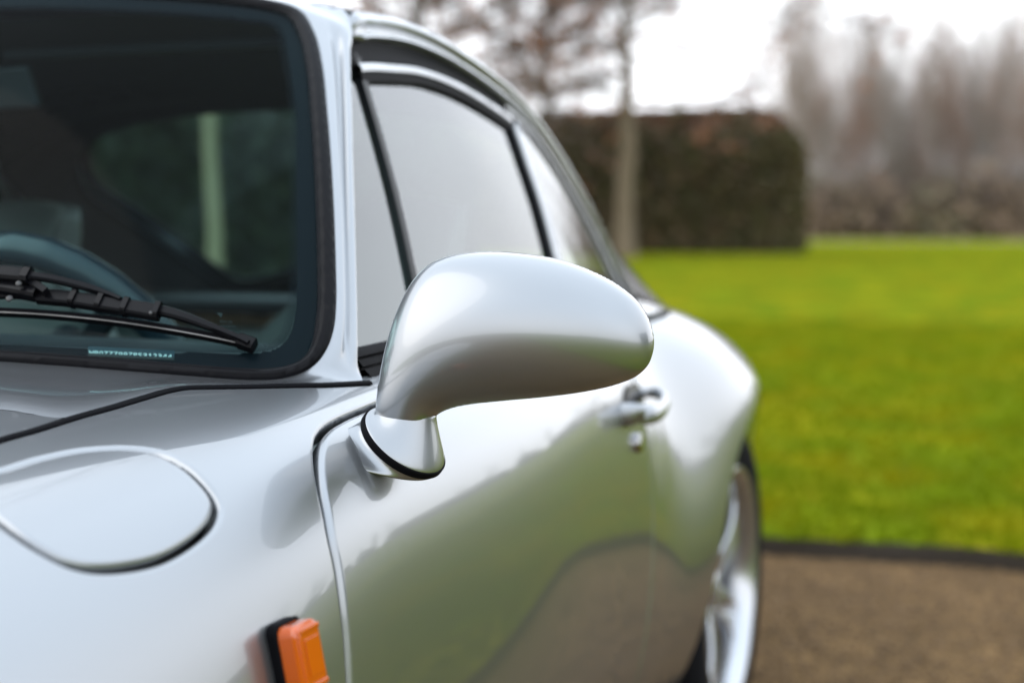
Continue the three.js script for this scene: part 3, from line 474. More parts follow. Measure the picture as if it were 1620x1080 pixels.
// ------------------------------------------------------------------ door mirror
const mirrorGroup = new THREE.Group(); mirrorGroup.name = 'door_mirror'; car.add(mirrorGroup);
mirrorGroup.userData.label = 'teardrop silver door mirror on a short foot';
{
  // The shell is blown up from its own outline: a sheet that stands across the car, swept back and leaning back,
  // solved as a membrane so that the neck comes out round and the head full
  const O = EYE.clone().lerp(V(.765, .935, .915), .965), e1 = V(.16, 0, 1).normalize(), e2 = V(.20, 1, 0).normalize(), e3 = e1.clone().cross(e2).normalize(); // e3 looks forward
  if (e3.x > 0) e3.negate();
  const hand = e1.clone().cross(e2).dot(e3) > 0 ? 1 : -1;
  const toPlane = (px, py) => { const p = onPlane(px, py, O, e3).sub(O); return [p.dot(e1), p.dot(e2)]; };
  const out = [[601, 640], [603, 612], [608, 575], [618, 528], [634, 478], [653, 440], [676, 415], [705, 401.5], [740, 396], [785, 395.5], [830, 400], [880, 410], [930, 428], [975, 452], [1008, 479], [1027, 508], [1036, 540], [1035, 562], [1027, 583], [1008, 600], [975, 612], [925, 621.5], [865, 627.5], [800, 631.5], [745, 636], [716, 641.5], [699, 649], [690, 658], [688, 674], [682, 690], [645, 694], [610, 686], [601, 664]].map(p => toPlane(...p));
  const poly = new THREE.CatmullRomCurve3(out.map(p => V(p[0], p[1], 0)), true, 'centripetal').getPoints(420).slice(0, -1);
  const x0 = Math.min(...poly.map(p => p.x)) - .006, x1 = Math.max(...poly.map(p => p.x)) + .006, y0 = Math.min(...poly.map(p => p.y)) - .006, y1 = Math.max(...poly.map(p => p.y)) + .006;
  
  const h = .0011, nx = Math.ceil((x1 - x0) / h), ny = Math.ceil((y1 - y0) / h);
  const inside = (x, y) => { let c = false; for (let i = 0, j = poly.length - 1; i < poly.length; j = i++) { const a = poly[i], b = poly[j]; if ((a.y > y) !== (b.y > y) && x < (b.x - a.x) * (y - a.y) / (b.y - a.y) + a.x) c = !c; } return c; };
  const sdist = (x, y) => { let m = 1e9; for (let i = 0, j = poly.length - 1; i < poly.length; j = i++) { const a = poly[j], b = poly[i], dx = b.x - a.x, dy = b.y - a.y, t = clamp(((x - a.x) * dx + (y - a.y) * dy) / (dx * dx + dy * dy)); m = Math.min(m, (x - a.x - dx * t) ** 2 + (y - a.y - dy * t) ** 2); } return Math.sqrt(m) * (inside(x, y) ? 1 : -1); };
  const S = new Float32Array((nx + 1) * (ny + 1)), F = new Float64Array(S.length); const at = (i, j) => j * (nx + 1) + i;
  for (let j = 0; j <= ny; j++) for (let i = 0; i <= nx; i++) S[at(i, j)] = sdist(x0 + i * h, y0 + j * h);
  for (let k = 0; k < S.length; k++) F[k] = S[k] > 0 ? S[k] * .03 : 0;
  const w = 1.94; for (let it = 0; it < 700; it++) for (let j = 1; j < ny; j++) for (let i = 1; i < nx; i++) { const q = at(i, j); if (S[q] <= 0) { F[q] = 0; continue; } 
    // neighbours outside are met at the outline, not at the grid point
    let sum = 0, c = 0; for (const [di, dj] of [[1, 0], [-1, 0], [0, 1], [0, -1]]) { const r = at(i + di, j + dj); if (S[r] > 0) { sum += F[r]; c += 1; } else { const f = clamp(S[q] / (S[q] - S[r]), .08, 1); c += 1 / f; } }
    F[q] += w * ((sum + h * h * 2) / c - F[q]); if (F[q] < 0) F[q] = 0; }
  // height = sqrt of the membrane; f is smooth inside, so interpolate f with a cubic
  const cub = (x, y) => { const gx = clamp((x - x0) / h, 1, nx - 2.001), gy = clamp((y - y0) / h, 1, ny - 2.001), i = Math.floor(gx), j = Math.floor(gy), A = bas(gx - i), B = bas(gy - j); let s = 0; for (let b = 0; b < 4; b++) for (let a = 0; a < 4; a++) s += A[a] * B[b] * F[at(i - 1 + a, j - 1 + b)]; return s; };
  let fm = 0; for (const f of F) fm = Math.max(fm, f); 
  const neckY = toPlane(645, 655)[1];
  // rings from the outline inward: distance grows as a quarter circle does, so the rim is round
  const rows = []; const NR = 46, NP = poly.length; let ring = poly.map(p => V(p.x, p.y, 0));
  const cx = toPlane(800, 520);
  const grow = F; 
  // mesh on the grid: fine cells, clipped at the outline
  const surf = new Surface((u, v) => { const f = cub(u, v); return V(u, v, f); }, x0, x1, y0, y1, 1);
  const build = (dir, depth, lip) => {
    const pts = [], idx = [], key = new Map(), nrm = [];
    const H3 = (x, y) => Math.sqrt(Math.max(0, cub(x, y)));
    const lineRow = [];
    // polar-like fan: for each outline point walk to the ridge along the gradient of the distance field is costly; use a clipped grid instead
    const step = .0016, mx = Math.ceil((x1 - x0) / step), my = Math.ceil((y1 - y0) / step), id = new Int32Array((mx + 1) * (my + 1)).fill(-1);
    const put = (x, y, edge) => { const f = edge ? 0 : cub(x, y), z = Math.sqrt(Math.max(0, f)); const e = .0011, fx = (cub(x + e, y) - cub(x - e, y)) / (2 * e), fy = (cub(x, y + e) - cub(x, y - e)) / (2 * e);
      // the surface is z^2 = depth^2 f: its normal is (-depth^2 fx / 2, -depth^2 fy / 2, z depth)
      const zz = z * depth, n = e1.clone().multiplyScalar(-depth * depth * fx / 2).addScaledVector(e2, -depth * depth * fy / 2).addScaledVector(e3, (zz + 1e-6) * dir).normalize();
      const p = O.clone().addScaledVector(e1, x).addScaledVector(e2, y).addScaledVector(e3, zz * dir);
      pts.push(p.x, p.y, p.z); nrm.push(n.x, n.y, n.z); return pts.length / 3 - 1; };
    const sd = new Float32Array((mx + 1) * (my + 1)); for (let j = 0; j <= my; j++) for (let i = 0; i <= mx; i++) sd[j * (mx + 1) + i] = sdist(x0 + i * step, y0 + j * step);
    const vert = (i, j) => { const q = j * (mx + 1) + i; if (id[q] < 0) id[q] = put(x0 + i * step, y0 + j * step, false); return id[q]; };
    const em = new Map();
    const edge = (i, j, k, l) => { const a = j * (mx + 1) + i, b = l * (mx + 1) + k, K = a < b ? a * 1e6 + b : b * 1e6 + a; let m = em.get(K); if (m === undefined) { const t = sd[a] / (sd[a] - sd[b]); m = put(x0 + lerp(i, k, t) * step, y0 + lerp(j, l, t) * step, true); em.set(K, m); } return m; };
    for (let j = 0; j < my; j++) for (let i = 0; i < mx; i++) {
      const c = [[i, j], [i + 1, j], [i + 1, j + 1], [i, j + 1]], ins = c.map(p => sd[p[1] * (mx + 1) + p[0]] > 0), poly2 = [];
      for (let k = 0; k < 4; k++) { const a = c[k], b = c[(k + 1) % 4]; if (ins[k]) poly2.push(vert(...a)); if (ins[k] !== ins[(k + 1) % 4]) poly2.push(edge(...a, ...b)); }
      for (let k = 1; k < poly2.length - 1; k++) dir * hand > 0 ? idx.push(poly2[0], poly2[k], poly2[k + 1]) : idx.push(poly2[0], poly2[k + 1], poly2[k]);
    }
    const g = new THREE.BufferGeometry(); g.setAttribute('position', new THREE.Float32BufferAttribute(pts, 3)); g.setAttribute('normal', new THREE.Float32BufferAttribute(nrm, 3)); g.setAttribute('uv', new THREE.Float32BufferAttribute(new Float32Array(pts.length / 3 * 2), 2)); g.setIndex(idx); return g;
  };
  const housing = part(mirrorGroup, 'mirror_housing', build(1, .98), M.paint);
  part(mirrorGroup, 'housing_back', build(-1, .42), M.paint);
  { // the glass in the back of the head
    const c = toPlane(850, 515), s = new THREE.Shape(), k = 60; for (let i = 0; i <= k; i++) { const a = i / k * 2 * Math.PI, x = c[0] + .082 * Math.sign(Math.cos(a)) * Math.abs(Math.cos(a)) ** .75, y = c[1] + .043 * Math.sign(Math.sin(a)) * Math.abs(Math.sin(a)) ** .75; i ? s.lineTo(x, y) : s.moveTo(x, y); }
    const g = new THREE.ShapeGeometry(s, 1), p = g.attributes.position; for (let i = 0; i < p.count; i++) { const q = O.clone().addScaledVector(e1, p.getX(i)).addScaledVector(e2, p.getY(i)).addScaledVector(e3, -.036); p.setXYZ(i, q.x, q.y, q.z); } g.computeVertexNormals(); part(mirrorGroup, 'mirror_glass', g, M.mirrorGlass); }
  // ---- foot: from the neck's seam down to the gasket, and the pedestal pressed into the door
  const neckC = onPlane(645, 647, O, e3), K = 72, hw = onPlane(688, 656, O, e3).distanceTo(onPlane(603, 640, O, e3)) / 2;
  const neckRing = (dy, k) => Array.from({ length: K }, (_, i) => { const a = i / K * 2 * Math.PI; return neckC.clone().addScaledVector(e1, hw * k * Math.cos(a)).addScaledVector(e3, hw * k * .95 * Math.sin(a)).addScaledVector(e2, dy - .0045 * Math.cos(a) - .0065 * Math.sin(a)); });
  const gn = RGT.clone().multiplyScalar(.54).addScaledVector(UPV, .72).addScaledVector(FWD, -.42).normalize();
  const gC = EYE.clone().addScaledVector(ray(640, 697), 1.183);
  const g1 = RGT.clone().multiplyScalar(.8).addScaledVector(UPV, -.6); g1.addScaledVector(gn, -g1.dot(gn)).normalize(); const g2 = gn.clone().cross(g1); if (g2.dot(FWD) > 0) g2.negate();
  const gR = (off, k) => Array.from({ length: K }, (_, i) => { const a = i / K * 2 * Math.PI; return gC.clone().addScaledVector(g1, .0385 * k * Math.cos(a)).addScaledVector(g2, .036 * k * Math.sin(a)).addScaledVector(gn, off); });
  
  const top = neckRing(-.0015, 1.045), low = gR(.0005, 1), rowsF = [neckRing(.001, .9), neckRing(.0008, 1.0), neckRing(.0003, 1.035), top];
  for (let k = 1; k <= 20; k++) { const t = k / 20, d = gC.clone().sub(neckC); rowsF.push(top.map((p, i) => { // straight down from the neck, then out to the gasket
    const q = low[i], s = t, h0 = 2 * s ** 3 - 3 * s * s + 1, h1 = s ** 3 - 2 * s * s + s, h2 = -2 * s ** 3 + 3 * s * s, h3 = s ** 3 - s * s;
    return p.clone().multiplyScalar(h0).addScaledVector(e2, -.020 * h1).addScaledVector(q, h2).addScaledVector(gn, -.010 * h3); })); }
  part(mirrorGroup, 'mirror_foot', loft(rowsF, { closedV: true, flip: true }), M.paint);
  part(mirrorGroup, 'foot_gasket', loft([gR(.0012, .9), gR(.0012, 1.012), gR(.0002, 1.035), gR(-.0042, 1.035), gR(-.0058, 1.01), gR(-.0058, .8)], { closedV: true, flip: true }), M.rubber);
  const onSkin = (x, y) => { const u = uOf(x); return skin(u, vAtY(u, y)); };
  const c0 = skin(...BODY.hit(568, 708)), rootN = BODY.N(...BODY.hit(568, 708)), r1 = g1.clone().addScaledVector(rootN, -g1.dot(rootN)).normalize(), r2 = g2.clone().addScaledVector(rootN, -g2.dot(rootN)).normalize();
  
  const seat = gR(-.005, 1.0), root = seat.map((p, i) => { const a = i / K * 2 * Math.PI, q = c0.clone().addScaledVector(r1, .026 * Math.cos(a)).addScaledVector(r2, .028 * Math.sin(a)), s = onSkin(q.x, Math.min(q.y, .862)); return s.addScaledVector(rootN, -.002); });
  const rowsP = []; for (let k = 0; k <= 24; k++) { const s = k / 24, h0 = 2 * s ** 3 - 3 * s * s + 1, h1 = s ** 3 - 2 * s * s + s, h2 = -2 * s ** 3 + 3 * s * s, h3 = s ** 3 - s * s; rowsP.push(seat.map((p, i) => { const a = i / K * 2 * Math.PI, outw = r1.clone().multiplyScalar(Math.cos(a)).addScaledVector(r2, Math.sin(a)); return p.clone().multiplyScalar(h0).addScaledVector(gn, -.03 * h1).addScaledVector(root[i], h2).addScaledVector(outw, .012 * h3); })); }
  part(mirrorGroup, 'foot_pedestal', loft(rowsP, { closedV: true, flip: true }), M.paint);
}
// ------------------------------------------------------------------ side repeater, handle, wiper, wheels
{ // amber side repeater: lens on a black base, held to the wing
  const C = BODY.hit(452, 1042), p = skin(...C), n = BODY.N(...C), up = V(0, 1, 0).addScaledVector(n, -n.y).normalize(), fw = up.clone().cross(n).normalize(); // fw runs to the tail
  if (fw.x < 0) fw.negate();
  const g = new THREE.Group(); g.name = 'side_repeater'; wing[0].add(g); g.userData.label = 'amber side repeater on a black base';
  const m4 = new THREE.Matrix4().makeBasis(fw, up, n).setPosition(p);
  
  const prism = (outline, d0, d1, bev, inset) => { const s = new THREE.Shape(); outline.forEach(([x, y], i) => i ? s.lineTo(x, y) : s.moveTo(x, y)); return new THREE.ExtrudeGeometry(s, { depth: d1 - d0 - bev, bevelEnabled: true, bevelThickness: bev, bevelSize: inset, bevelOffset: -inset, bevelSegments: 4, curveSegments: 6 }).translate(0, 0, d0).applyMatrix4(m4); };
  const W = .031, Hh = .048, round = (w, h, r) => rrect(w, h, r, 5);
  part(wing[0], 'repeater_base', prism(round(W + .004, Hh + .005, .008), -.004, .0075, .002, .002), M.rubber);
  part(wing[0], 'repeater_lens', prism(round(W, Hh, .007), .0065, .0215, .004, .0035), M.amber, 'amber moulded lens');
  const ribs = []; for (const y of [-.019, .019]) ribs.push(new RoundedBoxGeometry(W * .86, .0035, .0022, 2, .001).translate(0, y, .0217).applyMatrix4(m4));
  ribs.push(new RoundedBoxGeometry(.0035, .036, .0022, 2, .001).translate(-W * .38, 0, .0217).applyMatrix4(m4)); ribs.push(new RoundedBoxGeometry(W * .6, .026, .0015, 2, .0006).translate(.002, 0, .0216).applyMatrix4(m4));
  for (const r of ribs) part(wing[0], 'lens_rib', r, M.amber);
  wing[0].remove(g);
}
{ // pull handle with its cup and key lock
  const C = BODY.hit(1003, 652), p = skin(...C), n = BODY.N(...C), up = V(0, 1, 0).addScaledVector(n, -n.y).normalize(), fw = n.clone().cross(up).normalize().negate(); if (fw.x < 0) fw.negate();
  
  const at = (x, y, z) => p.clone().addScaledVector(fw, x).addScaledVector(up, y).addScaledVector(n, z);
  const h = new THREE.Group();
  const path = spline([at(-.052, .006, -.006), at(-.052, .002, .014), at(-.036, -.003, .028), at(.0, -.004, .034), at(.04, -.001, .034), at(.072, .006, .030), at(.086, .014, .018), at(.088, .018, -.006)], 60);
  part(car, 'door_handle', sweep(path, n, oval(.0115, .0075, 16), { closed: true, crease: null, scale: t => [lerp(1.25, .8, t), 1] }), M.paint);
  const boot = spline([at(-.060, .004, -.004), at(-.058, .003, .010), at(-.050, .001, .022)], 16);
  part(car, 'handle_end_cap', sweep(boot, n.clone().add(fw), oval(.016, .010, 14), { closed: true, crease: null }), M.paint);
  const cup = []; for (let k = 0; k <= 10; k++) { const r = k / 10; cup.push(Array.from({ length: 40 }, (_, i) => { const a = i / 40 * 2 * Math.PI; return at(.014 + .062 * r * Math.cos(a), .012 + .026 * r * Math.sin(a), .0035 - .0025 * r); })); }
  part(car, 'handle_cup', loft(cup, { closedV: true, flip: true }), M.gloss);
  const lock = []; for (const [r, z] of [[.0135, -.004], [.0135, .003], [.012, .0052], [.007, .006], [.0001, .006]]) lock.push(Array.from({ length: 24 }, (_, i) => { const a = i / 24 * 2 * Math.PI; return at(-.012 + r * Math.cos(a), -.040 + r * Math.sin(a), z); }));
  part(car, 'key_lock', loft(lock, { closedV: true, flip: true }), M.chrome);
}
{ // wiper parked along the foot of the screen: every piece follows a line drawn on the glass
  const wiper = new THREE.Group(); wiper.name = 'wiper'; car.add(wiper); wiper.userData.label = 'black windscreen wiper parked along the foot of the glass';
  const raised = h => new Surface((a, b) => screenP(a, b).addScaledVector(SCREEN.N(a, b), h), -1.05, 1.05, -.05, 1.05, SCREEN.flip), line = (px, n, h) => new SurfLine(SCREEN, H(raised(h), px), false, n);
  const lay = (px, prof, lift, o = {}) => { const L = typeof lift === 'function' ? lift : () => lift, l = line(px, o.n || 60, L(.7) + .003); return sweep(l.pt.map((p, i) => p.clone().addScaledVector(l.nrm[i], L(i / (l.pt.length - 1)))), l.nrm, prof, { closed: true, crease: .6, ...o }); };
  const left = (px, k = 1) => { const a = px[0], b = px[1]; return [[a[0] - (b[0] - a[0]) * k, a[1] - (b[1] - a[1]) * k], ...px]; }; // runs on beyond the frame
  // squeegee: rubber lip with a steel spine along it
  const blade = [[-160, 489], [-60, 491], [0, 494], [60, 497], [120, 502], [180, 508.5], [240, 517], [300, 527], [350, 536.5], [398, 547]];
  part(wiper, 'rubber_blade', lay(blade, [[-.0032, 0], [-.0036, .006], [-.0014, .009], [.0014, .009], [.0036, .006], [.0032, 0]], .0005), M.rubber);
  part(wiper, 'steel_spine', lay(blade.map(([x, y]) => [x - 4, y - 3.5]), rrect(.0013, .0012, .0003, 1), .0098), M.disc);
  // claws and bridges that carry it
  const bridge = [[-160, 461], [-40, 463], [40, 464], [100, 468], [170, 478], [220, 485], [250, 490], [290, 500], [340, 517], [378, 532], [392, 539]];
  part(wiper, 'long_bridge', lay(bridge, [[-.0052, .000], [-.0056, .0045], [-.0036, .0066], [.0036, .0066], [.0056, .0045], [.0052, .0]], t => .0135 - .004 * sstep(.75, 1, t), { scale: t => [t > .7 ? lerp(1, .42, (t - .7) / .3) : 1, 1] }), M.satin);
  const second = [[60, 470], [110, 474.5], [160, 482], [205, 489], [252, 497]];
  part(wiper, 'short_bridge', lay(second, [[-.0062, 0], [-.0064, .0075], [-.005, .0095], [.005, .0095], [.0064, .0075], [.0062, 0]], .0125), M.satin);
  for (const [x, y] of [[118, 474], [160, 480], [200, 487], [250, 494]]) part(wiper, 'bridge_clip', lay([[x - 4, y - .6], [x + 4, y + .6]], [[-.0075, -.001], [-.0075, .0105], [-.006, .012], [.006, .012], [.0075, .0105], [.0075, -.001]], .0125, { n: 6 }), M.gloss);
  // arm: from the pivot beyond the frame to the bridge
  const arm = [[-220, 425], [-100, 427.5], [0, 432], [40, 436], [90, 440], [130, 446], [165, 455], [186, 463]];
  part(wiper, 'wiper_arm', lay(arm, [[-.0042, 0], [-.0046, .004], [-.003, .0062], [.003, .0062], [.0046, .004], [.0042, 0]], t => .030 - .012 * sstep(.6, 1, t), { scale: t => [t > .86 ? lerp(.8, .45, (t - .86) / .14) : t < .66 ? 1.55 : .8, 1] }), M.satin);
  part(wiper, 'arm_sleeve', lay([[36, 434.5], [47, 436]], [[-.0075, -.001], [-.0078, .006], [-.005, .009], [.005, .009], [.0078, .006], [.0075, -.001]], .030, { n: 8 }), M.gloss);
  part(wiper, 'blade_link', lay([[-70, 452], [0, 454], [28, 458], [62, 464]], [[-.0085, 0], [-.0085, .010], [-.006, .0125], [.006, .0125], [.0085, .010], [.0085, 0]], .016, { n: 24 }), M.gloss);
  part(wiper, 'link_fork', lay([[18, 447], [40, 449], [58, 455], [75, 466]], [[-.003, 0], [-.003, .011], [.003, .011], [.003, 0]], .020, { n: 20 }), M.satin);
  for (const [x, y, r, h] of [[29, 448, .0032, .034], [238, 494.5, .002, .0235], [14, 472, .0035, .030]]) { const [a, b] = raised(h).hit(x, y), p = SCREEN.P(a, b), n = SCREEN.N(a, b); const g = new THREE.SphereGeometry(r, 14, 8); g.scale(1, 1, .6); g.applyQuaternion(new THREE.Quaternion().setFromUnitVectors(V(0, 0, 1), n)); const q = p.addScaledVector(n, h); g.translate(q.x, q.y, q.z); part(wiper, 'rivet', g, M.rivet); }
  part(wiper, 'end_clip', lay([[377, 537], [402, 545.5]], [[-.0055, -.004], [-.006, .006], [-.004, .008], [.004, .008], [.006, .006], [.0055, -.004]], .005, { n: 10 }), M.satin);
}
function wheel(name, x, z, side) { // five-spoke alloy, lathed tyre and barrel
  const g = new THREE.Group(); g.name = name; g.position.set(x, .315, z); g.scale.z = 1; car.add(g);
  const L = (pts) => new THREE.LatheGeometry(pts.map(p => new THREE.Vector2(...p)), 72).rotateX(Math.PI / 2).scale(1, 1, side);
  part(g, 'tyre', L([[.225, -.11], [.26, -.122], [.295, -.12], [.313, -.10], [.315, -.02], [.315, .06], [.313, .096], [.297, .116], [.265, .121], [.238, .113], [.228, .108]]), M.tyre);
  part(g, 'rim', L([[.226, -.10], [.222, .0], [.217, .085], [.221, .100], [.230, .109], [.236, .113], [.237, .1155], [.2345, .118], [.228, .116], [.221, .108], [.214, .096], [.208, .06], [.206, -.02]]), M.alloy);
  const sp = []; for (let k = 0; k < 5; k++) { const a = k / 5 * 2 * Math.PI + .31, s = new THREE.Shape(); s.moveTo(-.030, .03); s.lineTo(.030, .03); s.bezierCurveTo(.026, .09, .030, .13, .044, .215); s.lineTo(-.044, .215); s.bezierCurveTo(-.030, .13, -.026, .09, -.030, .03);
    const e = new THREE.ExtrudeGeometry(s, { depth: .014, bevelEnabled: true, bevelThickness: .007, bevelSize: .007, bevelOffset: -.005, bevelSegments: 4, curveSegments: 10 }); const p = e.attributes.position; for (let i = 0; i < p.count; i++) { const r = p.getY(i); p.setZ(i, p.getZ(i) + .052 + .022 * Math.sin(clamp((r - .03) / .185) * Math.PI * .8)); } e.computeVertexNormals(); e.rotateZ(a).scale(1, 1, side); part(g, 'spoke', e, M.alloy); }
  part(g, 'hub', L([[.062, .02], [.066, .055], [.060, .072], [.045, .076], [.036, .070], [.034, .080], [.020, .086], [.0005, .087]]), M.alloy);
  for (let k = 0; k < 5; k++) { const a = (k + .5) / 5 * 2 * Math.PI + .31; part(g, 'wheel_nut', new THREE.CylinderGeometry(.0095, .0105, .018, 6).rotateX(Math.PI / 2).translate(.065 * Math.cos(a), .065 * Math.sin(a), .066).scale(1, 1, side), M.chrome); }
  part(g, 'brake_disc', L([[.07, -.01], [.07, .0], [.158, .0], [.160, -.004], [.160, -.028], [.07, -.03]]), M.disc);
  return g;
}
wheel('rear_wheel', 2.272, .645, 1); wheel('rear_wheel', 2.272, -.645, -1); wheel('front_wheel', 0, .672, 1); wheel('front_wheel', 0, -.672, -1);
for (const [cx, r] of [[0, .40], [2.272, .44]]) for (const s of [-1, 1]) { // wheel housings
  const g = new THREE.CylinderGeometry(r - .02, r - .02, .42, 40, 1, true, 0, Math.PI).rotateX(Math.PI / 2).rotateZ(Math.PI / 2 * 0); g.rotateZ(0); const q = new THREE.LatheGeometry([[r - .045, .10], [r - .03, .08], [r - .03, -.2], [.05, -.2]].map(p => new THREE.Vector2(...p)), 48).rotateX(Math.PI / 2).scale(1, 1, s).translate(cx, .33, s * .62);
  part(car, 'wheel_housing', q, M.dark); }
// ------------------------------------------------------------------ interior
{
  const inn = new THREE.Group(); inn.name = 'interior'; car.add(inn);
  const box = (n, w, h, d, x, y, z, r, mat, rot = [0, 0, 0]) => part(inn, n, new RoundedBoxGeometry(w, h, d, 4, r).rotateX(rot[0]).rotateZ(rot[2]).rotateY(rot[1]).translate(x, y, z), mat);
  box('floor_pan', 2.3, .03, 1.36, 1.6, .24, 0, .01, M.carpet);
  part(inn, 'dashboard', (() => { const rows = []; for (let k = 0; k <= 40; k++) { const z = lerp(-.66, .66, k / 40), b = 1 - (z / .72) ** 2, x = .755 - .135 * b; rows.push([[x + .028, .862 + .018 * b], [x + .10, .874 + .018 * b], [x + .22, .880 + .016 * b], [x + .30, .866 + .014 * b], [x + .335, .82], [x + .33, .70], [x + .26, .55], [x + .02, .55]].map(([a, c]) => V(a, c, z))); } return loft(rows, {}); })(), M.trim);
  { // steering wheel
    const c = V(1.10, .835, .155), n = V(.80, .55, .10).normalize(), q = new THREE.Quaternion().setFromUnitVectors(V(0, 0, 1), n), put = g => g.applyQuaternion(q).translate(c.x, c.y, c.z);
    const rim = new THREE.TorusGeometry(.178, .021, 22, 120), p = rim.attributes.position; for (let i = 0; i < p.count; i++) { const a = Math.atan2(p.getY(i), p.getX(i)), k = 1 + .025 * Math.cos(a * 26), x = p.getX(i), y = p.getY(i), r = Math.hypot(x, y), s = (.178 + (r - .178) * k) / r; p.setXYZ(i, x * s, y * s, p.getZ(i) * k); } rim.computeVertexNormals();
    part(inn, 'steering_wheel', put(rim), M.leather);
    part(inn, 'steering_boss', put(new RoundedBoxGeometry(.15, .12, .05, 4, .022).translate(0, -.01, -.02)), M.trim);
    for (const a of [.15, Math.PI - .15, -1.2, -1.94]) part(inn, 'wheel_spoke', put(new RoundedBoxGeometry(.12, .03, .012, 3, .005).translate(.115, 0, -.012).rotateZ(a)), M.trim);
  }
  for (const z of [.36, -.36]) { // front seats with their own headrests
    const back = []; for (let k = 0; k <= 26; k++) { const t = k / 26, y = .42 + .62 * t, x = 1.46 + .20 * t, w = t < .62 ? lerp(.25, .225, t / .62) : lerp(.225, .105, sstep(.62, .86, t)) , d = lerp(.085, .05, t) * (t > .94 ? lerp(1, .4, (t - .94) / .06) : 1); back.push(Array.from({ length: 40 }, (_, i) => { const a = i / 40 * 2 * Math.PI, c = Math.cos(a), s = Math.sin(a), bol = .035 * Math.abs(c) ** 4 * (s < 0 ? 1 : .3); return V(x + d * Math.sign(s) * Math.abs(s) ** .7 - bol, y, z + w * Math.sign(c) * Math.abs(c) ** .6); })); }
    const cap = back[26], mid = cap.reduce((a, p) => a.add(p), V(0, 0, 0)).divideScalar(40); back.push(cap.map(p => p.clone().lerp(mid, .6).add(V(0, .012, 0))), cap.map(() => mid.clone().add(V(0, .014, 0))));
    part(inn, 'seat_back', loft(back, { closedV: true }), M.seatLeather);
    box('seat_cushion', .50, .16, .48, 1.26, .40, z, .06, M.seatLeather, [0, 0, .08]);
  }
  box('rear_seat', .18, .42, 1.08, 2.06, .60, 0, .06, M.seatLeather, [0, 0, -.35]);
  box('parcel_shelf', .50, .03, 1.0, 2.30, .845, 0, .01, M.carpet, [0, 0, -.02]);
  part(inn, 'headlining', panel(ROOF, [1.15, 2.75, -.985, .985], 30, 16, { keeps: [p => .018 - rearWin(p)], size: .06, fine: .01, lift: -.022 }), M.lining);
  for (const s of [1, -1]) { const rows = []; for (let k = 0; k <= 30; k++) { const x = lerp(.80, 2.05, k / 30); rows.push([[.865, -.045], [.84, -.055], [.70, -.075], [.45, -.06], [.25, -.06]].map(([y, dz]) => V(x, y, s * (.735 + dz)))); } part(inn, 'door_card', loft(rows, { flip: s < 0 }), M.trim); }
  for (const s of [1, -1]) { const rows = []; for (let k = 0; k <= 16; k++) { const x = lerp(1.78, 2.5, k / 16); const [ye, ze] = roofEdge(Math.min(x, 2.5)); rows.push([V(x, ye - .03, s * (ze - .03)), V(x, .86, s * Math.max(.52, ze - .02))]); } }
  { const g = new RoundedBoxGeometry(.012, .055, .20, 4, .006).rotateZ(.35).rotateY(-.2).translate(1.13, 1.185, .0); part(inn, 'rear_view_mirror', g, M.trim); part(inn, 'mirror_stem', new THREE.CylinderGeometry(.006, .006, .08, 10).rotateZ(.5).translate(1.11, 1.235, 0), M.trim); }
  for (const z of [.36, -.36]) box('sun_visor', .15, .012, .40, 1.17, 1.232, z * .72, .005, M.lining, [0, 0, .12]);
}
// ------------------------------------------------------------------ ground
function texture(n, fn, srgb = true) { const d = new Uint8Array(n * n * 4); for (let j = 0; j < n; j++) for (let i = 0; i < n; i++) { const c = fn(i / n, j / n, i, j); for (let k = 0; k < 3; k++) d[(j * n + i) * 4 + k] = clamp(Math.round((srgb ? Math.pow(clamp(c[k]), 1 / 2.2) : c[k]) * 255), 0, 255); d[(j * n + i) * 4 + 3] = 255; } const t = new THREE.DataTexture(d, n, n); t.wrapS = t.wrapT = THREE.RepeatWrapping; t.magFilter = THREE.LinearFilter; t.minFilter = THREE.LinearMipmapLinearFilter; t.generateMipmaps = true; if (srgb) t.colorSpace = THREE.SRGBColorSpace; t.needsUpdate = true; return t; }
// noise that repeats over the unit square
const wrapN = (u, v, f, s = 0) => { const a = u * 2 * Math.PI, b = v * 2 * Math.PI, r = f / (2 * Math.PI); return noise3(Math.cos(a) * r + s, Math.sin(a) * r + Math.cos(b) * r * 1.3, Math.sin(b) * r * 1.3 - s); };
const edgePts = [[3.92, -.2], [3.93, .54], [3.99, 1.0], [4.0, 1.25], [3.9, 1.42], [3.6, 1.48], [3.1, 1.50], [2.4, 1.50], [1, 1.55], [-2, 1.75], [-9, 2.4], [-26, 3.6]];
const edge = new THREE.CatmullRomCurve3([[3.7, -9], [3.9, -3], ...edgePts].map(p => V(p[0], 0, p[1])), false, 'centripetal').getSpacedPoints(160);
const drive = [...edge.map(p => [p.x, p.z]), [-26, -9]];
const inDrive = (x, z) => { let c = false; for (let i = 0, j = drive.length - 1; i < drive.length; j = i++) if ((drive[i][1] > z) !== (drive[j][1] > z) && x < (drive[j][0] - drive[i][0]) * (z - drive[i][1]) / (drive[j][1] - drive[i][1]) + drive[i][0]) c = !c; return c; };
const flat = (shape, y, s) => { const g = new THREE.ShapeGeometry(shape), p = g.attributes.position, uv = g.attributes.uv; for (let i = 0; i < p.count; i++) { const x = p.getX(i), z = p.getY(i); p.setXYZ(i, x, y, z); uv.setXY(i, x / s, z / s); } const ix = g.index; for (let i = 0; i < ix.count; i += 3) { const a = ix.getX(i); ix.setX(i, ix.getX(i + 1)); ix.setX(i + 1, a); } g.computeVertexNormals(); return g; };
const ring = (pts, S = new THREE.Shape()) => { pts.forEach((p, i) => i ? S.lineTo(p[0], p[1]) : S.moveTo(p[0], p[1])); return S; };
const LAWN = .055;
